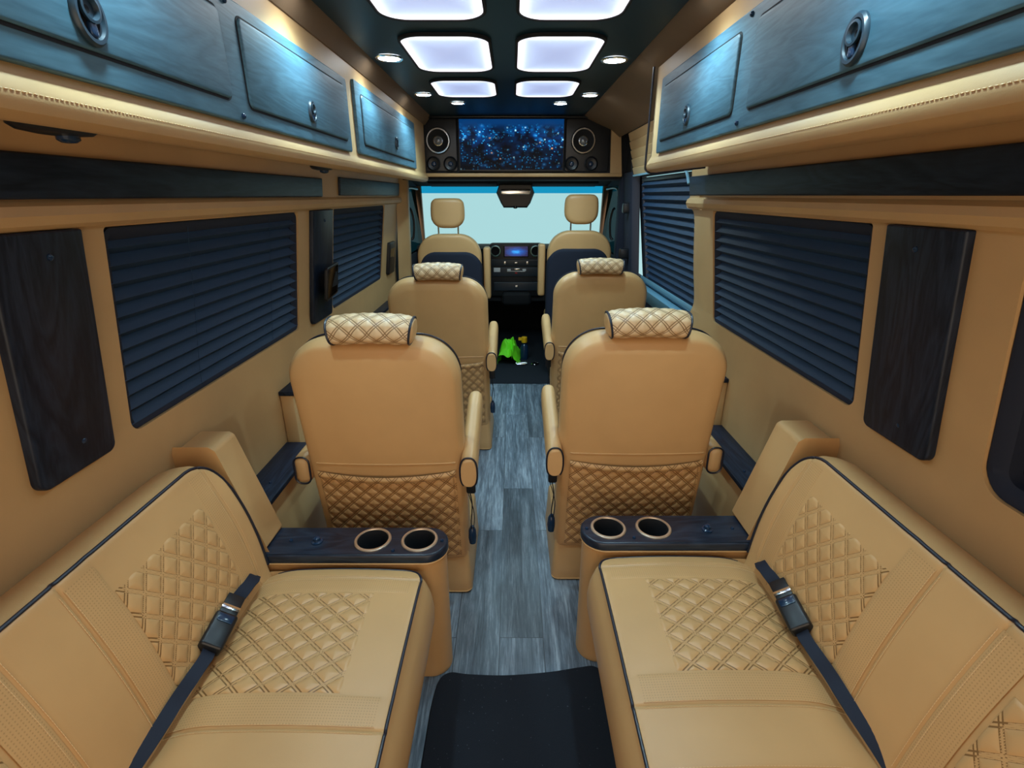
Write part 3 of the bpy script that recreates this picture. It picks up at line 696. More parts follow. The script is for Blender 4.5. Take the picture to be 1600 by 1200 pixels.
# ------------------------------------------------------------------ captain seats
def yb(z): return -(z - .15) * .16       # rear face of the backrest, local y
def make_seat(sg, label):
    """sg: side of the van the seat is on; aisle armrest on the other side. Origin: floor under the rear face."""
    t = thing('captain_seat', label, 'seat', (0, 0, 0), 'tan captain seats in two rows')
    H = .2555
    # backrest; front grid faces the rear (-y)
    def T(u, w, d): return (u, yb(w) - d, w)
    def face(u, w):
        c = .012 * math.cos(min(1, abs(u) / H) * PI / 2) * math.sin(PI * min(1, max(0, (w - .16) / .9)))
        ds = min(H - .028 - abs(u), 1.042 - .03 - w)
        if abs(u) > H - .125 and w > .917: ds = .097 - math.hypot(abs(u) - (H - .125), w - .917)
        return c - .0035 * math.exp(-(ds / .0035) ** 2) - (.003 if ds < 0 else 0)
    def hf(u, w, e): return face(u, w) - .022 * (1 - math.sqrt(max(0, 1 - (1 - min(1, e / .03)) ** 2)))
    mb = MB(); lp = slab(mb, -H, H, .155, 1.042, (.02, .02, .125, .125), hf, [(.004, -.03), (.008, -.045), (.009, -.075), (.004, -.10), (-.012, -.122), (-.05, -.13)], T, .012, .03)
    back = mb.build('backrest', M_TAN, t, angle=60)
    mb = MB(); q = [p for p in lp if p[1] > .2]; lf = sorted([p for p in q if p[0] < 0 and p[1] < .917], key=lambda p: p[1]); tp = sorted([p for p in q if p[1] >= .917], key=lambda p: p[0]); rg = sorted([p for p in q if p[0] > 0 and p[1] < .917], key=lambda p: -p[1])
    tube(mb, [T(p[0] * 1.015, .155 + (p[1] - .155) * 1.009, -.105) for p in lf + tp + rg], .003, 6); mb.build('piping', M_PIPE, back)
    # pocket with a slightly sagging welt
    a, b = -H + .030, H - .020; z0, z1 = .185, .590
    def sag(u): return .016 * (1 - ((u - (a + b) / 2) / ((b - a) / 2)) ** 2)
    def pk(u, w):
        f = (w - z0) / (z1 - z0); ed = min(1, (u - a) / .02, (b - u) / .02, (w - z0) / .02)
        return face(u, w) + .002 + .010 * math.sin(PI * min(1, max(0, (u - a) / (b - a)))) * (.3 + .7 * f) * max(0, ed), ed
    def PK(u, w):
        f = (w - z0) / (z1 - z0); d, ed = pk(u, w); zz = w - sag(u) * f ** 2
        return T(u, zz, d + quilt(u, w, .050, .92, .0055) * max(.05, min(1, ed * 2)))
    mb = MB(); grid(mb, a, b, z0, z1 - .03, 200, 165, PK); mb.build('pocket', M_QPOCK, back, recalc=False, angle=180)
    mb = MB(); grid(mb, a, b, z1 - .030, z1 - .002, 60, 8, lambda u, w: T(u, w - sag(u) * ((w - z0) / (z1 - z0)) ** 2, pk(u, w)[0] + .004 + .006 * math.sin(PI * (w - z1 + .030) / .028) + .3 * quilt(u, w, .050, .92))); mb.build('pocket_hem', M_QPOCK, back, recalc=False, angle=180)
    mb = MB(); tube(mb, [T(a + (b - a) * i / 40, z1 + .028 - .4 * sag(a + (b - a) * i / 40) * 0, face(0, .6) * math.cos(0) * 0 + face(a + (b - a) * i / 40, .61) + .0005) for i in range(41)], .0028, 6); mb.build('seam', M_TAN, back)
    # headrest pillow draped over the top edge

    mb = MB(); NX, NA = 92, 60; vs = []; uv = []; hx = .114; hc = -sg * .018; zc, yc = 1.084, yb(1.10) + .028; per = .30
    def sec(a_, k=1.0):   # flattened roll section
        c, s_ = math.cos(a_), math.sin(a_)
        y = math.copysign(abs(c) ** .80, c) * .056 * k; z = math.copysign(abs(s_) ** .85, s_) * (.046 if s_ > 0 else .034) * k
        return y, z
    for i in range(NX + 1):
        u = -hx + 2 * hx * i / NX; k = 1 - .10 * abs(u / hx) ** 6; dz = -.007 * (u / hx) ** 2
        for j in range(NA):
            a_ = 2 * PI * j / NA; y, z = sec(a_, k); s_ = per * j / NA; q = quilt(u, s_, .050, 1.0, .0035) * min(1, (hx - abs(u)) / .008 + .1)
            nl = math.hypot(y, z); y += y / nl * q; z += z / nl * q
            vs.append((hc + u * (1 + 1.5 * z), yc + y, zc + z + dz)); uv.append((u, s_))
    fs = [(i * NA + j, i * NA + (j + 1) % NA, (i + 1) * NA + (j + 1) % NA, (i + 1) * NA + j) for i in range(NX) for j in range(NA)]
    mb.add(vs, fs, uv); hr = mb.build('headrest', M_QHEAD, t, angle=180)
    for s_ in (-1, 1):
        mb = MB(); vs = []; 
        for k, xo in ((1, 0), (.9, .006), (.6, .010), (.2, .012), (.02, .012)):
            for j in range(NA):
                y, z = sec(2 * PI * j / NA, .9 * k); vs.append((hc + s_ * (hx * (1 + 1.5 * z) + xo), yc + y, zc + z - .007))
        mb.add(vs, [(i * NA + j, i * NA + (j + 1) % NA, (i + 1) * NA + (j + 1) % NA, (i + 1) * NA + j) for i in range(4) for j in range(NA)]); mb.build('end_cap', M_TAN, hr)
        mb = MB(); tube(mb, [(hc + s_ * (hx * (1 + 1.5 * sec(2 * PI * j / NA, .93)[1]) + .001), yc + sec(2 * PI * j / NA, .93)[0], zc - .007 + sec(2 * PI * j / NA, .93)[1]) for j in range(NA)], .0034, 8, True); mb.build('piping', M_PIPE, hr)
    # armrests both sides; slightly raised to the front
    for s_ in (-1, 1):
        xc = s_ * .281; n_ = 40
        aisle = (s_ == -sg)
        if aisle:
            mb = MB(); vs = []; stn = []
            Ln = .42; y0 = -.105
            for i in range(29):
                f = i / 28; e0 = min(1, f / .06); e1 = min(1, (1 - f) / .10); k = math.sqrt(1 - (1 - e0) ** 2) * .12 + .88 if f < .5 else math.sqrt(max(.0, 1 - (1 - e1) ** 2)) * .9 + .1
                stn.append((y0 + Ln * f, .592 + .10 * f, k, 1 - .12 * f))
            for (y, z, k, g) in stn:
                for j in range(n_):
                    a_ = 2 * PI * j / n_; c, s2 = math.cos(a_), math.sin(a_)
                    vs.append((xc + math.copysign(abs(c) ** .75, c) * .0285 * k, y, z + math.copysign(abs(s2) ** .75, s2) * .055 * k * g))
            mb.add(vs, [(i * n_ + j, i * n_ + (j + 1) % n_, (i + 1) * n_ + (j + 1) % n_, (i + 1) * n_ + j) for i in range(28) for j in range(n_)] + [tuple(range(n_)), tuple(28 * n_ + j for j in range(n_))])
            ar = mb.build('armrest', M_TAN, t, angle=60)
            mb = MB(); tube(mb, [(xc + math.copysign(abs(math.cos(q)) ** .75, math.cos(q)) * .0285, y0 + .006, .593 + math.copysign(abs(math.sin(q)) ** .75, math.sin(q)) * .055) for q in [PI * 1.32 - 2 * PI * .82 * i / 40 for i in range(41)]], .0032, 6); mb.build('piping', M_PIPE, ar)
            mb = MB(); plate(mb, rrect(-.016, .016, -.04, .04, .008), rounded(.012, .004), lambda u, w, d: (xc + u, -.03 - d, .515 + w)); br = mb.build('armrest_bracket', M_BLACK, t)
            mb = MB(); tube(mb, smoothpath([(xc - .004, -.045, .49), (xc + .004, -.055, .44), (xc - .002, -.05, .36), (xc + .003, -.045, .31)], 5), .0022, 6); tube(mb, smoothpath([(xc - .010, -.04, .48), (xc + .010, -.05, .40), (xc + .004, -.045, .32)], 5), .0015, 6); mb.build('release_cable', M_BLACK, t)
            mb = MB(); lathe(mb, [(.001, -.03), (.012, -.026), (.015, 0), (.013, .03), (.006, .045), (.001, .046)], (xc, -.04, .295), 'z', 20); mb.build('recline_knob', M_KNOB, t)
        else:
            mb = MB(); xa, xb = sorted((s_ * .262, s_ * .318)); box(mb, xa, xb, -.055, .34, .52, .625); ar = mb.build('armrest', M_TAN, t, bevel=.024, seg=4)
            mb = MB(); lq = rrect(xa + .002, xb - .002, .522, .623, .023, 6); tube(mb, [(u, -.050, w) for u, w in lq], .0032, 6, True); mb.build('piping', M_PIPE, ar)
    # seat cushion, skirt, side shell
    mb = MB(); box(mb, -.245, .245, .02, .50, .36, .47); mb.build('seat_cushion', M_TAN, t, bevel=.035, seg=4)
    mb = MB(); R_ = .03; lpk = rrect(-.258, .266 if sg < 0 else .258, 0.0, .42, (.025, .025, .03, .03), 5)
    if sg > 0: lpk = rrect(-.266, .258, 0.0, .42, (.025, .025, .03, .03), 5)
    plate(mb, lpk, [(.0, .002), (-.004, .012), (0, .06), (.006, .17), (.010, .188), (.02, .196)], lambda u, w, d: (u, w, d)); sk = mb.build('skirt', M_TAN, t)
    mb = MB(); tube(mb, [(u * 1.005, w - .004, .010) for u, w in lpk], .0025, 6, True); mb.build('hem', M_TAN, sk)
    mb = MB(); box(mb, -.22, .22, .05, .40, .19, .36); mb.build('seat_frame', M_MATBLACK, t)
    return t
def dup(root, loc, label):
    r = root.copy(); COL.objects.link(r); r.location = loc; r['label'] = label
    for ch in list(root.children):
        c = ch.copy(); COL.objects.link(c); c.parent = r
        for g in list(ch.children):
            e = g.copy(); COL.objects.link(e); e.parent = c
    return r
sL = make_seat(-1, 'tan captain seat with quilted back pocket, near row left of aisle'); sL.location = (-.424, 1.535, 0)
sR = make_seat(1, 'tan captain seat with quilted back pocket, near row right of aisle'); sR.location = (.428, 1.605, 0)
dup(sL, (-.393, 2.70, 0), 'tan captain seat in the second row left, behind the left cab seat')
dup(sR, (.50, 2.90, 0), 'tan captain seat in the second row right, behind the right cab seat')

# ------------------------------------------------------------------ ceiling light panels and downlights
def light_panel(label, x0, x1, y0, y1):
    t = thing('ceiling_light_panel', label, 'ceiling light', ((x0 + x1) / 2, (y0 + y1) / 2, 1.97), 'lit rectangular ceiling panels')
    cx, cy = (x0 + x1) / 2, (y0 + y1) / 2; r = .085
    T = lambda u, w, d: (u, w, 1.969 - d)
    mb = MB(); plate(mb, rrect(x0 - .008, x1 + .008, y0 - .008, y1 + .008, r + .008), [(0, 0), (0, .008), (.003, .011), (.009, .011), (.011, .006)], T, True, False); mb.build('bezel', M_MATBLACK, t)
    mb = MB(); NU = 18; lp = rrect(x0, x1, y0, y1, r, 7); vs = []; fs = []; uv = []; N = len(lp)
    for i in range(9):
        k = 1 - i / 8
        for p in lp:
            vs.append(T(cx + (p[0] - cx) * k, cy + (p[1] - cy) * k, .0075)); uv.append(((p[0] - cx) * k / (x1 - cx), (p[1] - cy) * k / (y1 - cy)))
    for i in range(8):
        for j in range(N): fs.append((i * N + j, i * N + (j + 1) % N, (i + 1) * N + (j + 1) % N, (i + 1) * N + j))
    mb.add(vs, fs, uv); mb.build('diffuser', M_PANEL, t, recalc=False)
for row, (ya, yb_) in enumerate(((.62, 1.17), (1.32, 1.86), (2.02, 2.56), (2.73, 3.17))):
    nm = ('farthest back, above the sofas', 'cut by the top of the view', 'second from the television', 'nearest the television')[row]
    light_panel('lit rounded ceiling panel in the left column, ' + nm, -.400, -.083, ya, yb_)
    light_panel('lit rounded ceiling panel in the right column, ' + nm, .020, .332, ya, yb_)
def downlight(label, x, y, s=1.0):
    t = thing('ceiling_downlight', label, 'downlight', (x, y, 1.97), 'small round ceiling downlights')
    mb = MB(); lathe(mb, [(.056 * s, 0), (.056 * s, -.003), (.053 * s, -.006), (.046 * s, -.006), (.043 * s, -.003)], (x, y, 1.9695), 'z', 36, cap=False); mb.build('bezel', M_CHROME, t)
    mb = MB(); lathe(mb, [(.0435 * s, -.0035), (.02 * s, -.0045), (.001, -.005)], (x, y, 1.9695), 'z', 36, cap=False); mb.build('lens', M_EMIT, t)
    ld = bpy.data.lights.new('downlight_lamp', 'SPOT'); ld.energy = DOWN_W; ld.color = (.55, .88, 1.0); ld.spot_size = math.radians(140); ld.spot_blend = .8; ld.shadow_soft_size = .03
    lo = bpy.data.objects.new('downlight_lamp', ld); COL.objects.link(lo); lo.parent = t; lo.location = (0, 0, -.012)
for x, y, lb, s in ((-.496, 2.353, 'left ceiling downlight beside the second lit panel', 1), (.420, 2.384, 'right ceiling downlight beside the second lit panel', 1), (-.486, 3.131, 'left ceiling downlight beside the lit panel nearest the television', .9), (.432, 3.15, 'right ceiling downlight beside the lit panel nearest the television', .9),
                    (-.326, 3.400, 'small ceiling downlight in front of the television, left one', .85), (.293, 3.416, 'small ceiling downlight in front of the television, right one', .85), (-.50, 1.60, 'left ceiling downlight just above the top of the view', 1), (.43, 1.60, 'right ceiling downlight just above the top of the view', 1), (-.50, .85, 'rearmost left ceiling downlight above the sofa', 1), (.43, .85, 'rearmost right ceiling downlight above the sofa', 1)):
    downlight(lb, x, y, s)

# ------------------------------------------------------------------ media bulkhead over the cab
mc = thing('media_bulkhead', 'black overhead media panel at the front with two chrome-ringed speakers', 'media panel', (.02, 4.0, 1.6))
mb = MB(); T = lambda u, w, d: (u, 3.96 - d, w)
plate(mb, [(-.655, 1.600), (.735, 1.600), (.712, 1.955), (.700, 1.968), (-.665, 1.968), (-.675, 1.955)], [(0, -.30), (0, 0), (.004, .004)], T); mb.build('body', M_MATBLACK, mc)
mb = MB(); box(mb, -.385, .385 - .01, 3.93, 3.965, 1.606, 1.99 - .02); mb.build('screen_surround', M_BLACK, mc, bevel=.004)
for a, b in ((-.655, -.395), (.385, .700)):
    mb = MB(); plate(mb, rrect(a, b, 1.612, 1.955, .012), rounded(.012, .004), T); mb.build('speaker_board', M_BLACK, mc)
mb = MB(); box(mb, -.60, .58, 3.90, 3.96, 1.955, 1.969); mb.build('top_rail', M_BLACK, mc, bevel=.004)
mb = MB(); box(mb, -.83, .80, 3.93, 4.00, 1.575, 1.600); struct(mb.build('trim_7', M_TAN_WALL, None, bevel=.006))
mb = MB(); hexa(mb, [(.715, 3.94, 1.58), (.80, 3.94, 1.58), (.775, 3.94, 1.86), (.70, 3.94, 1.97)], (0, .05, 0)); hexa(mb, [(-.76, 3.94, 1.58), (-.655, 3.94, 1.58), (-.675, 3.94, 1.97), (-.76, 3.94, 1.97)], (0, .05, 0)); struct(mb.build('trim_8', M_TAN_WALL, None, smooth=False))
for x in (-.526, .508):
    sp = thing('round_speaker', 'round chrome-ringed speaker to the %s of the television' % ('left' if x < 0 else 'right'), 'speaker', (x, 3.945, 1.812), 'main speakers beside the television')
    c = (x, 3.941, 1.812)
    mb = MB(); lathe(mb, [(.088, 0), (.088, -.010), (.082, -.018), (.074, -.018), (.070, -.008)], c, 'y', 48, cap=False); mb.build('ring', M_CHROME, sp)
    mb = MB(); lathe(mb, [(.072, -.010), (.060, -.006), (.035, .004), (.001, .006)], c, 'y', 48, cap=False); mb.build('cone', M_MATBLACK, sp)
    mb = MB(); lathe(mb, [(.036, -.004), (.034, -.010), (.028, -.012), (.025, -.008)], c, 'y', 36, cap=False); mb.build('inner_ring', M_CHROME, sp)
    mb = MB(); lathe(mb, [(.026, -.006), (.020, -.016), (.010, -.021), (.001, -.022)], c, 'y', 36, cap=False); mb.build('dust_cap', mat('grey_dust_cap', (.25, .27, .3), .3, .6), sp)
for x, lb in ((-.567, 'outer left'), (-.446, 'inner left'), (.432, 'inner right'), (.572, 'outer right')):
    sp = thing('small_speaker', 'small black round speaker below the chrome-ringed one, ' + lb, 'speaker', (x, 3.945, 1.654), 'small black tweeters')
    mb = MB(); lathe(mb, [(.050, 0), (.050, -.006), (.043, -.011), (.039, -.004), (.02, .002), (.001, .002)], (x, 3.944, 1.662), 'y', 36, cap=False); mb.build('rim', M_BLACK, sp)
    mb = MB(); lathe(mb, [(.018, .001), (.012, -.007), (.001, -.009)], (x, 3.944, 1.662), 'y', 24, cap=False); mb.build('dome', M_KNOB, sp)
tv = thing('television', 'wide television showing a blue city skyline at night', 'television', (-.005, 3.92, 1.62))
mb = MB(); plate(mb, rrect(-.380, .372, 1.612, 1.953, .004), rounded(.018, .003), lambda u, w, d: (u, 3.930 - d, w)); mb.build('frame', M_BLACK, tv)
mb = MB(); mb.add([(-.372, 3.911, 1.622), (.364, 3.911, 1.622), (.364, 3.911, 1.947), (-.372, 3.911, 1.947)], [(0, 1, 2, 3)], [(0, 0), (1, 0), (1, 1), (0, 1)]); mb.build('screen', M_CITY, tv, recalc=False, smooth=False)

# ------------------------------------------------------------------ the cab
mb = MB()
hexa(mb, [(-.95, 4.26, 1.60), (.95, 4.26, 1.60), (.95, 4.80, 1.525), (-.95, 4.80, 1.525)], (0, 0, .03)); struct(mb.build('ceiling_cab', M_MATBLACK, None, smooth=False))
mb = MB(); box(mb, -.95, .95, 3.96, 4.26, 1.555, 1.60); hexa(mb, [(-.95, 3.96, 1.60), (.95, 3.96, 1.60), (.95, 3.96, 2.1), (-.95, 3.96, 2.1)], (0, .6, 0)); box(mb, -1.0, 1.0, 5.64, 5.70, 0, .92); struct(mb.build('wall_front', M_MATBLACK, None, smooth=False))
for sg in (-1, 1):
    mb = MB()
    q = lambda z: .93 - .13 * max(0, z - .9)
    for (a, b, za, zb) in ((3.97, 5.9, 0, .93), (3.97, 4.22, .93, 1.6), (4.22, 4.8, 1.52, 1.6)):
        hexa(mb, [(sg * q(za), a, za), (sg * q(za), b, za), (sg * q(zb), b, zb), (sg * q(zb), a, zb)], (sg * .05, 0, 0))
    dr = struct(mb.build('door_%d' % (2 if sg < 0 else 3), M_NAVY, None, smooth=False))
    mb = MB(); hexa(mb, [(sg * (q(.93) + .02), 4.22, .93), (sg * (q(.93) + .02), 5.5, .93), (sg * (q(1.52) + .02), 4.8, 1.52), (sg * (q(1.52) + .02), 4.22, 1.52)], (sg * .006, 0, 0)); mb.build('door_glass', M_SIDEGLASS, dr)
    mb = MB(); tube(mb, smoothpath([(sg * (q(.95) - .01), 4.25, .95), (sg * (q(1.4) - .01), 4.25, 1.4), (sg * (q(1.5) - .01), 4.30, 1.50), (sg * (q(1.5) - .01), 4.75, 1.50)], 5), .009, 8); mb.build('window_seal', mat('teal_grey_seal', (.20, .33, .34), .35), dr)
    mb = MB(); tube(mb, smoothpath([(sg * .845, 4.35, 1.10), (sg * .825, 4.36, 1.13), (sg * .815, 4.36, 1.24), (sg * .83, 4.36, 1.33), (sg * .845, 4.35, 1.35)], 5), .010, 8); mb.build('grab_handle', M_BLACK, dr)
# B pillars
mb = MB(); hexa(mb, [(.915, 3.62, 0), (.93, 3.97, 0), (.815, 3.97, 1.60), (.80, 3.62, 1.60)], (.06, 0, 0)); box(mb, .80, .93, 3.95, 4.05, .9, 1.58); struct(mb.build('trim_9', M_NAVY, None, bevel=.01))
for z in (1.33, 1.02):
    mb = MB(); box(mb, .78, .86, 3.70, 3.76, z, z + .07); tag(mb.build('belt_anchor', M_BLACK, None, bevel=.012), 'black belt anchor on dark right pillar, %s one' % ('upper' if z > 1.2 else 'lower'), 'anchor')
mb = MB(); hexa(mb, [(-.92, 3.90, .0), (-.83, 4.0, .0), (-.775, 4.0, 1.60), (-.84, 3.90, 1.60)], (0, .06, 0)); struct(mb.build('trim_10', M_TAN_WALL, None, bevel=.01))
# A pillars, windshield
for sg in (-1, 1):
    mb = MB(); hexa(mb, [(sg * .815, 4.78, 1.53), (sg * .90, 4.78, 1.53), (sg * 1.02, 5.68, .88), (sg * .955, 5.68, .88)], (0, .05, .03)); struct(mb.build('trim_%d' % (11 if sg < 0 else 12), mat('brown_pillar_trim', (.16, .09, .05), .6), None, bevel=.01))
def WS(u, v): # u -1..1, v 0 top .. 1 bottom
    return (u * (.83 + .14 * v), 4.80 + .85 * v - .10 * u * u * v, 1.535 - .62 * v)
mb = MB(); grid(mb, -1, 1, .11, 1, 24, 12, WS); w5 = struct(mb.build('window_6', M_WSGLASS, None, recalc=False))
mb = MB(); grid(mb, -1, 1, 0, .11, 24, 2, WS); mb.build('tint_band', M_BANDGLASS, w5, recalc=False)
mb = MB()
for x0, x1 in ((-.70, -.14), (.16, .72)):
    pass
for (x0, x1, lb) in ((-.72, -.13, 'dark folded sun visor at top left of the windshield'), (.17, .74, 'dark folded sun visor at top right of the windshield')):
    mb = MB(); hexa(mb, [(x0, 4.58, 1.545), (x1, 4.58, 1.545), (x1, 4.78, 1.520), (x0, 4.78, 1.520)], (0, 0, .012)); tag(mb.build('sun_visor', M_NAVY, None, bevel=.006), lb, 'sun visor')
mr = thing('overhead_sensor_mirror', 'black rear-view mirror and sensor housing at top centre of windshield', 'mirror', (.03, 4.75, 1.5))
mb = MB(); plate(mb, [(-.10, 1.385), (-.075, 1.345), (.135, 1.345), (.165, 1.385), (.20, 1.47), (.17, 1.545), (-.11, 1.545), (-.14, 1.47)], [(.01, 0), (0, .01), (0, .05), (.012, .065)], lambda u, w, d: (u, 4.80 - d, w)); mb.build('housing', M_BLACK, mr)
mb = MB(); plate(mb, rrect(-.10, .165, 1.455, 1.50, .015), rounded(.02, .006), lambda u, w, d: (u, 4.735 - d, w)); mb.build('mirror_glass', M_CHROME, mr, label='reflective strip')
mb = MB(); lathe(mb, [(.018, 0), (.018, -.02), (.004, -.024)], (.03, 4.745, 1.36), 'z', 16); mb.build('camera_pod', M_KNOB, mr)
# dashboard
da = thing('dashboard', 'black dashboard with centre touch screen and two round vents', 'dashboard', (.04, 5.0, .45))
mb = MB(); plate(mb, [(5.02, .45), (5.62, .45), (5.62, .93), (5.30, .985), (5.06, .985), (5.02, .96)], [(0, -.93), (0, .93)], lambda u, w, d: (d, u, w)); mb.build('body', M_MATBLACK, da)
mb = MB(); plate(mb, rrect(-.232, .312, .50, 1.018, (.02, .02, .05, .05)), rounded(.05, .012), lambda u, w, d: (u, 5.04 - d, w)); cs_ = mb.build('centre_stack', M_BLACK, da)
M_STACK = mat('dark_slate_plastic', (.018, .030, .045), .35)
TD = lambda u, w, d: (u, 4.988 - d, w)
for (a, b, c, e) in ((-.20, .28, .80, .865), (-.19, .27, .70, .79), (-.18, .26, .56, .645)):
    mb = MB(); plate(mb, rrect(a, b, c, e, .008), rounded(.016, .005), TD); mb.build('control_strip', M_STACK, cs_)
mb = MB(); plate(mb, rrect(-.082, .165, .885, .998, .010), rounded(.014, .004), TD); sc_ = mb.build('touch_screen', M_BLACK, cs_)
mb = MB(); mb.add([(-.070, 4.9735, .895), (.153, 4.9735, .895), (.153, 4.9735, .988), (-.070, 4.9735, .988)], [(0, 1, 2, 3)], [(0, 0), (1, 0), (1, 1), (0, 1)]); mb.build('picture', M_DASHPIC, sc_, recalc=False, smooth=False)
for x in (-.160, .230):
    mb = MB(); lathe(mb, [(.056, 0), (.056, -.012), (.050, -.016), (.043, -.016), (.041, -.008)], (x, 4.988, .945), 'y', 36, cap=False); v_ = mb.build('air_vent', mat('teal_chrome', (.25, .42, .45), .25, .8), cs_)
    mb = MB(); lathe(mb, [(.042, -.006), (.03, .0), (.001, .0)], (x, 4.988, .945), 'y', 24, cap=False); mb.build('vent_core', M_MATBLACK, v_)
for (x, z, w, h, m_) in ((.04, .833, .03, .016, M_CHROME), (-.07, .833, .02, .03, M_CHROME), (.15, .833, .02, .03, M_CHROME), (-.03, .765, .035, .020, M_WHITE), (.05, .772, .05, .018, M_CHROME), (.12, .765, .035, .020, M_WHITE), (.045, .605, .028, .02, M_CHROME)):
    mb = MB(); plate(mb, rrect(x - w / 2, x + w / 2, z - h / 2, z + h / 2, .004), rounded(.024, .003), TD); mb.build('button', m_, cs_)
mb = MB(); plate(mb, rrect(.030, .052, .728, .742, .003), rounded(.022, .003), TD); mb.build('button', mat('red_button', (.5, .02, .02), .4), cs_, label='red hazard button')
mb = MB(); plate(mb, rrect(-.05, .13, .748, .754, .002), rounded(.020, .002), TD); mb.build('trim_line', M_CHROME, cs_)
mb = MB(); plate(mb, rrect(-.178, -.115, .745, .785, .004), rounded(.021, .002), TD); mb.build('sticker', M_WHITE, cs_, label='white sticker')
mb = MB(); plate(mb, rrect(-.10, .19, .42, .55, .04), rounded(.10, .03), lambda u, w, d: (u, 5.02 - d, w)); mb.build('cup_tray', M_MATBLACK, cs_)
# cab seats
def cab_seat(label, x, dz, arm):
    t = thing('cab_seat', label, 'seat', (x, 4.0, 0), 'tan and black cab seats'); H = .245
    T = lambda u, w, d: (x + u, 4.0 - (w - .3) * .06 - d, w)
    def hf(u, w, e): return .02 * math.cos(u / H * PI / 2) - .02 * (1 - math.sqrt(max(0, 1 - (1 - min(1, e / .03)) ** 2)))
    mb = MB(); slab(mb, -H, H, .36, 1.17 + dz, (.02, .02, .17, .17), hf, [(.004, -.03), (.0, -.10), (-.03, -.13)], T, .03, .03); bk = mb.build('backrest', M_TAN, t, angle=60)
    mb = MB(); slab(mb, -H - .006 + (.02 if arm > 0 else 0), H + .006 - (.02 if arm < 0 else 0), .34, 1.045 + dz, (.02, .02, .13, .13), lambda u, w, e: hf(u, w, e) + .014, [(.002, -.03), (.0, -.06)], T, .03, .03); mb.build('back_shell', M_NAVY, bk, angle=60, label='navy-black rear shell')
    zc = 1.325 + dz * 1.1
    mb = MB(); hs = .118
    def hh(u, w, e): return .015 * math.cos(u / hs * 1.4) - .02 * (1 - math.sqrt(max(0, 1 - (1 - min(1, e / .03)) ** 2)))
    def TH(u, w, d): k = 1.04 - 4.5 * (w - zc + .01) ** 2; return (x + u * k, 3.945 - d, w)
    slab(mb, -hs, hs, zc - .105, zc + .10, (.08, .08, .045, .045), hh, [(.004, -.02), (.004, -.05), (-.01, -.08)], TH, .03, .03); hd = mb.build('headrest', M_TAN, t, angle=60)
    for s_ in (-1, 1):
        mb = MB(); tube(mb, [(x + s_ * .075, 3.975, 1.13 + dz), (x + s_ * .075, 3.975, zc - .07)], .006, 8); mb.build('headrest_post', M_CHROME, t)
    xa = x - arm * -.305
    mb = MB(); xa = x + arm * .285; box(mb, xa - .028, xa + .028, 4.06, 4.16, .655 + dz, 1.065 + dz); mb.build('folded_armrest', M_TAN, t, bevel=.018, seg=3)
    mb = MB(); box(mb, x - .235, x + .235, 4.0, 4.48, .36, .50); mb.build('seat_cushion', M_TAN, t, bevel=.03, seg=3)
    mb = MB(); box(mb, x - .21, x + .21, 4.0, 4.42, .005, .36); mb.build('pedestal', M_MATBLACK, t, bevel=.01)
cab_seat('tan cab seat with dark rear shell, left of the dashboard screen', -.485, 0, 1)
cab_seat('tan cab seat with dark rear shell, right of the dashboard screen', .522, .025, -1)

# ------------------------------------------------------------------ small things
mat_loop = smoothpath([(-.245, .2), (-.245, .95), (-.242, 1.08), (-.232, 1.150), (-.200, 1.178), (-.14, 1.172), (-.02, 1.168), (.12, 1.180), (.22, 1.197), (.27, 1.200), (.305, 1.16), (.310, 1.05), (.310, .6), (.310, .2)], 5)
mb = MB(); plate(mb, [(p.x, p.y) for p in mat_loop][::-1], [(0, .0), (0, .008), (.003, .012)], lambda u, w, d: (u, w, d + .0005)); mb2 = mb
tag(mb.build('floor_mat', M_CARPET, None), 'dark navy carpet runner on the aisle floor between the sofas', 'mat')
# tablet on wall panel
tb = thing('wall_tablet', 'black tablet on a wall bracket over narrow wood panel', 'tablet', (-.86, 2.36, 1.07))
TT = lambda u, w, d: (-XW(w) + .028 + d + (2.47 - u) * .12, u, w)
mb = MB(); plate(mb, rrect(2.235, 2.465, 1.000, 1.150, .014), rounded(.014, .004), TT); mb.build('body', M_BLACK, tb)
mb = MB(); box(mb, -.882, -.835, 2.33, 2.42, 1.05, 1.11); mb.build('bracket', M_BLACK, tb)
mb = MB(); plate(mb, rrect(2.245, 2.455, 1.010, 1.14, .004), [(0, .0138), (0, .0145)], TT); mb.build('screen', M_PRIV, tb)
pn = thing('switch_panel', 'small black switch panel on left wall past the front blind', 'switch', (-.88, 3.73, 1.0))
mb = MB(); plate(mb, rrect(3.655, 3.83, .91, 1.135, .015), rounded(.022, .006), wallT(-1)); mb.build('body', M_BLACK, pn)
mb = MB(); plate(mb, rrect(3.68, 3.805, .96, 1.09, .006), [(0, .021), (0, .0235)], wallT(-1)); mb.build('screen', M_PRIV, pn)
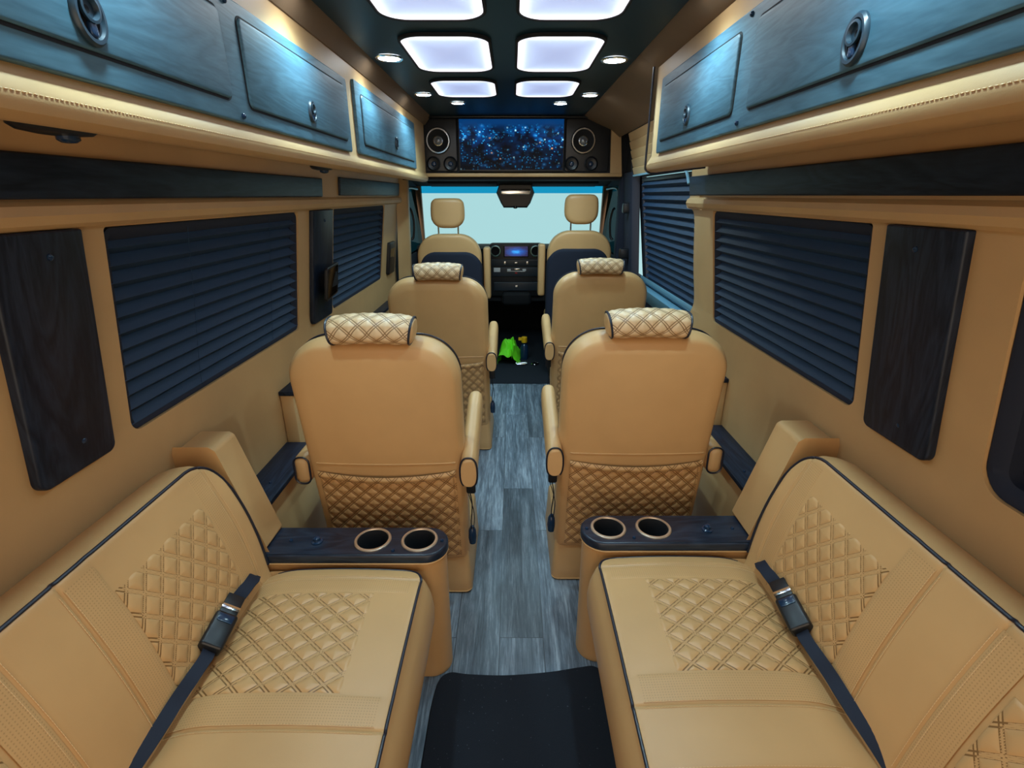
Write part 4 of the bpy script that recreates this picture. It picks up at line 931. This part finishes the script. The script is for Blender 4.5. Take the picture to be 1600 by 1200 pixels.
# green cloth and bits on the cab floor
mb = MB(); NX = 34; vs = []; uvq = []
for j in range(NX + 1):
    for i in range(NX + 1):
        u, v = i / NX, j / NX
        a = .5 * math.sin(PI * u) * math.sin(PI * v)
        x = -.135 + .20 * u + .04 * v; y = 4.30 + .34 * v
        h = .01 + .20 * (math.sin(PI * min(1, u * 1.02)) ** .8) * math.sin(PI * min(1, .12 + v * .86)) ** .7
        nz = mnoise.noise(Vector((u * 4.2, v * 3.8, 1.3))) + .5 * mnoise.noise(Vector((u * 9, v * 9, 4)))
        x += .035 * mnoise.noise(Vector((u * 3, v * 3, 9))); y += .035 * mnoise.noise(Vector((u * 3, v * 3, 20)))
        vs.append((x, y, max(.008, h * (1 + .5 * nz))))
k = NX + 1
vb = [(x, y, .005) for x, y, z in vs]
mb.add(vs, [(j * k + i, j * k + i + 1, (j + 1) * k + i + 1, (j + 1) * k + i) for j in range(NX) for i in range(NX)])
tag(mb.build('green_cloth', M_GREEN, None, angle=60), 'crumpled neon green cloth on the dark cab floor', 'cloth')
bt = thing('bottle', 'dark bottle with yellow cap lying beside the neon green cloth', 'bottle', (.10, 4.45, 0))
mb = MB(); lathe(mb, [(.001, 0), (.036, 0), (.038, .01), (.038, .11), (.03, .135), (.014, .15), (.014, .165)], (.115, 4.50, .005), 'z', 24); mb.build('body', M_KNOB, bt)
mb = MB(); lathe(mb, [(.026, 0), (.028, .01), (.026, .05), (.01, .055)], (.115, 4.50, .165), 'z', 20); box(mb, .06, .115, 4.49, 4.51, .185, .21); mb.build('cap', M_YELLOW, bt, label='yellow cap')
for (x, y, w, a, lb) in ((.085, 4.32, .10, .1, 'silver belt buckle on cab floor below the yellow cap'), (.21, 4.32, .06, .9, 'small silver clip on cab floor, right of the green cloth')):
    R_ = Matrix.Rotation(a, 3, 'Z'); mb = MB(); tube(mb, [Vector((x, y, .016)) + R_ @ Vector((p[0], p[1], 0)) for p in rrect(-w / 2, w / 2, -.02, .02, .01, 4)], .007, 6, True); tube(mb, [Vector((x, y, .02)) + R_ @ Vector((-w / 2, 0, 0)), Vector((x, y, .02)) + R_ @ Vector((w / 2, 0, 0))], .006, 6)
    tag(mb.build('metal_clip', M_CHROME, None), lb, 'clip')
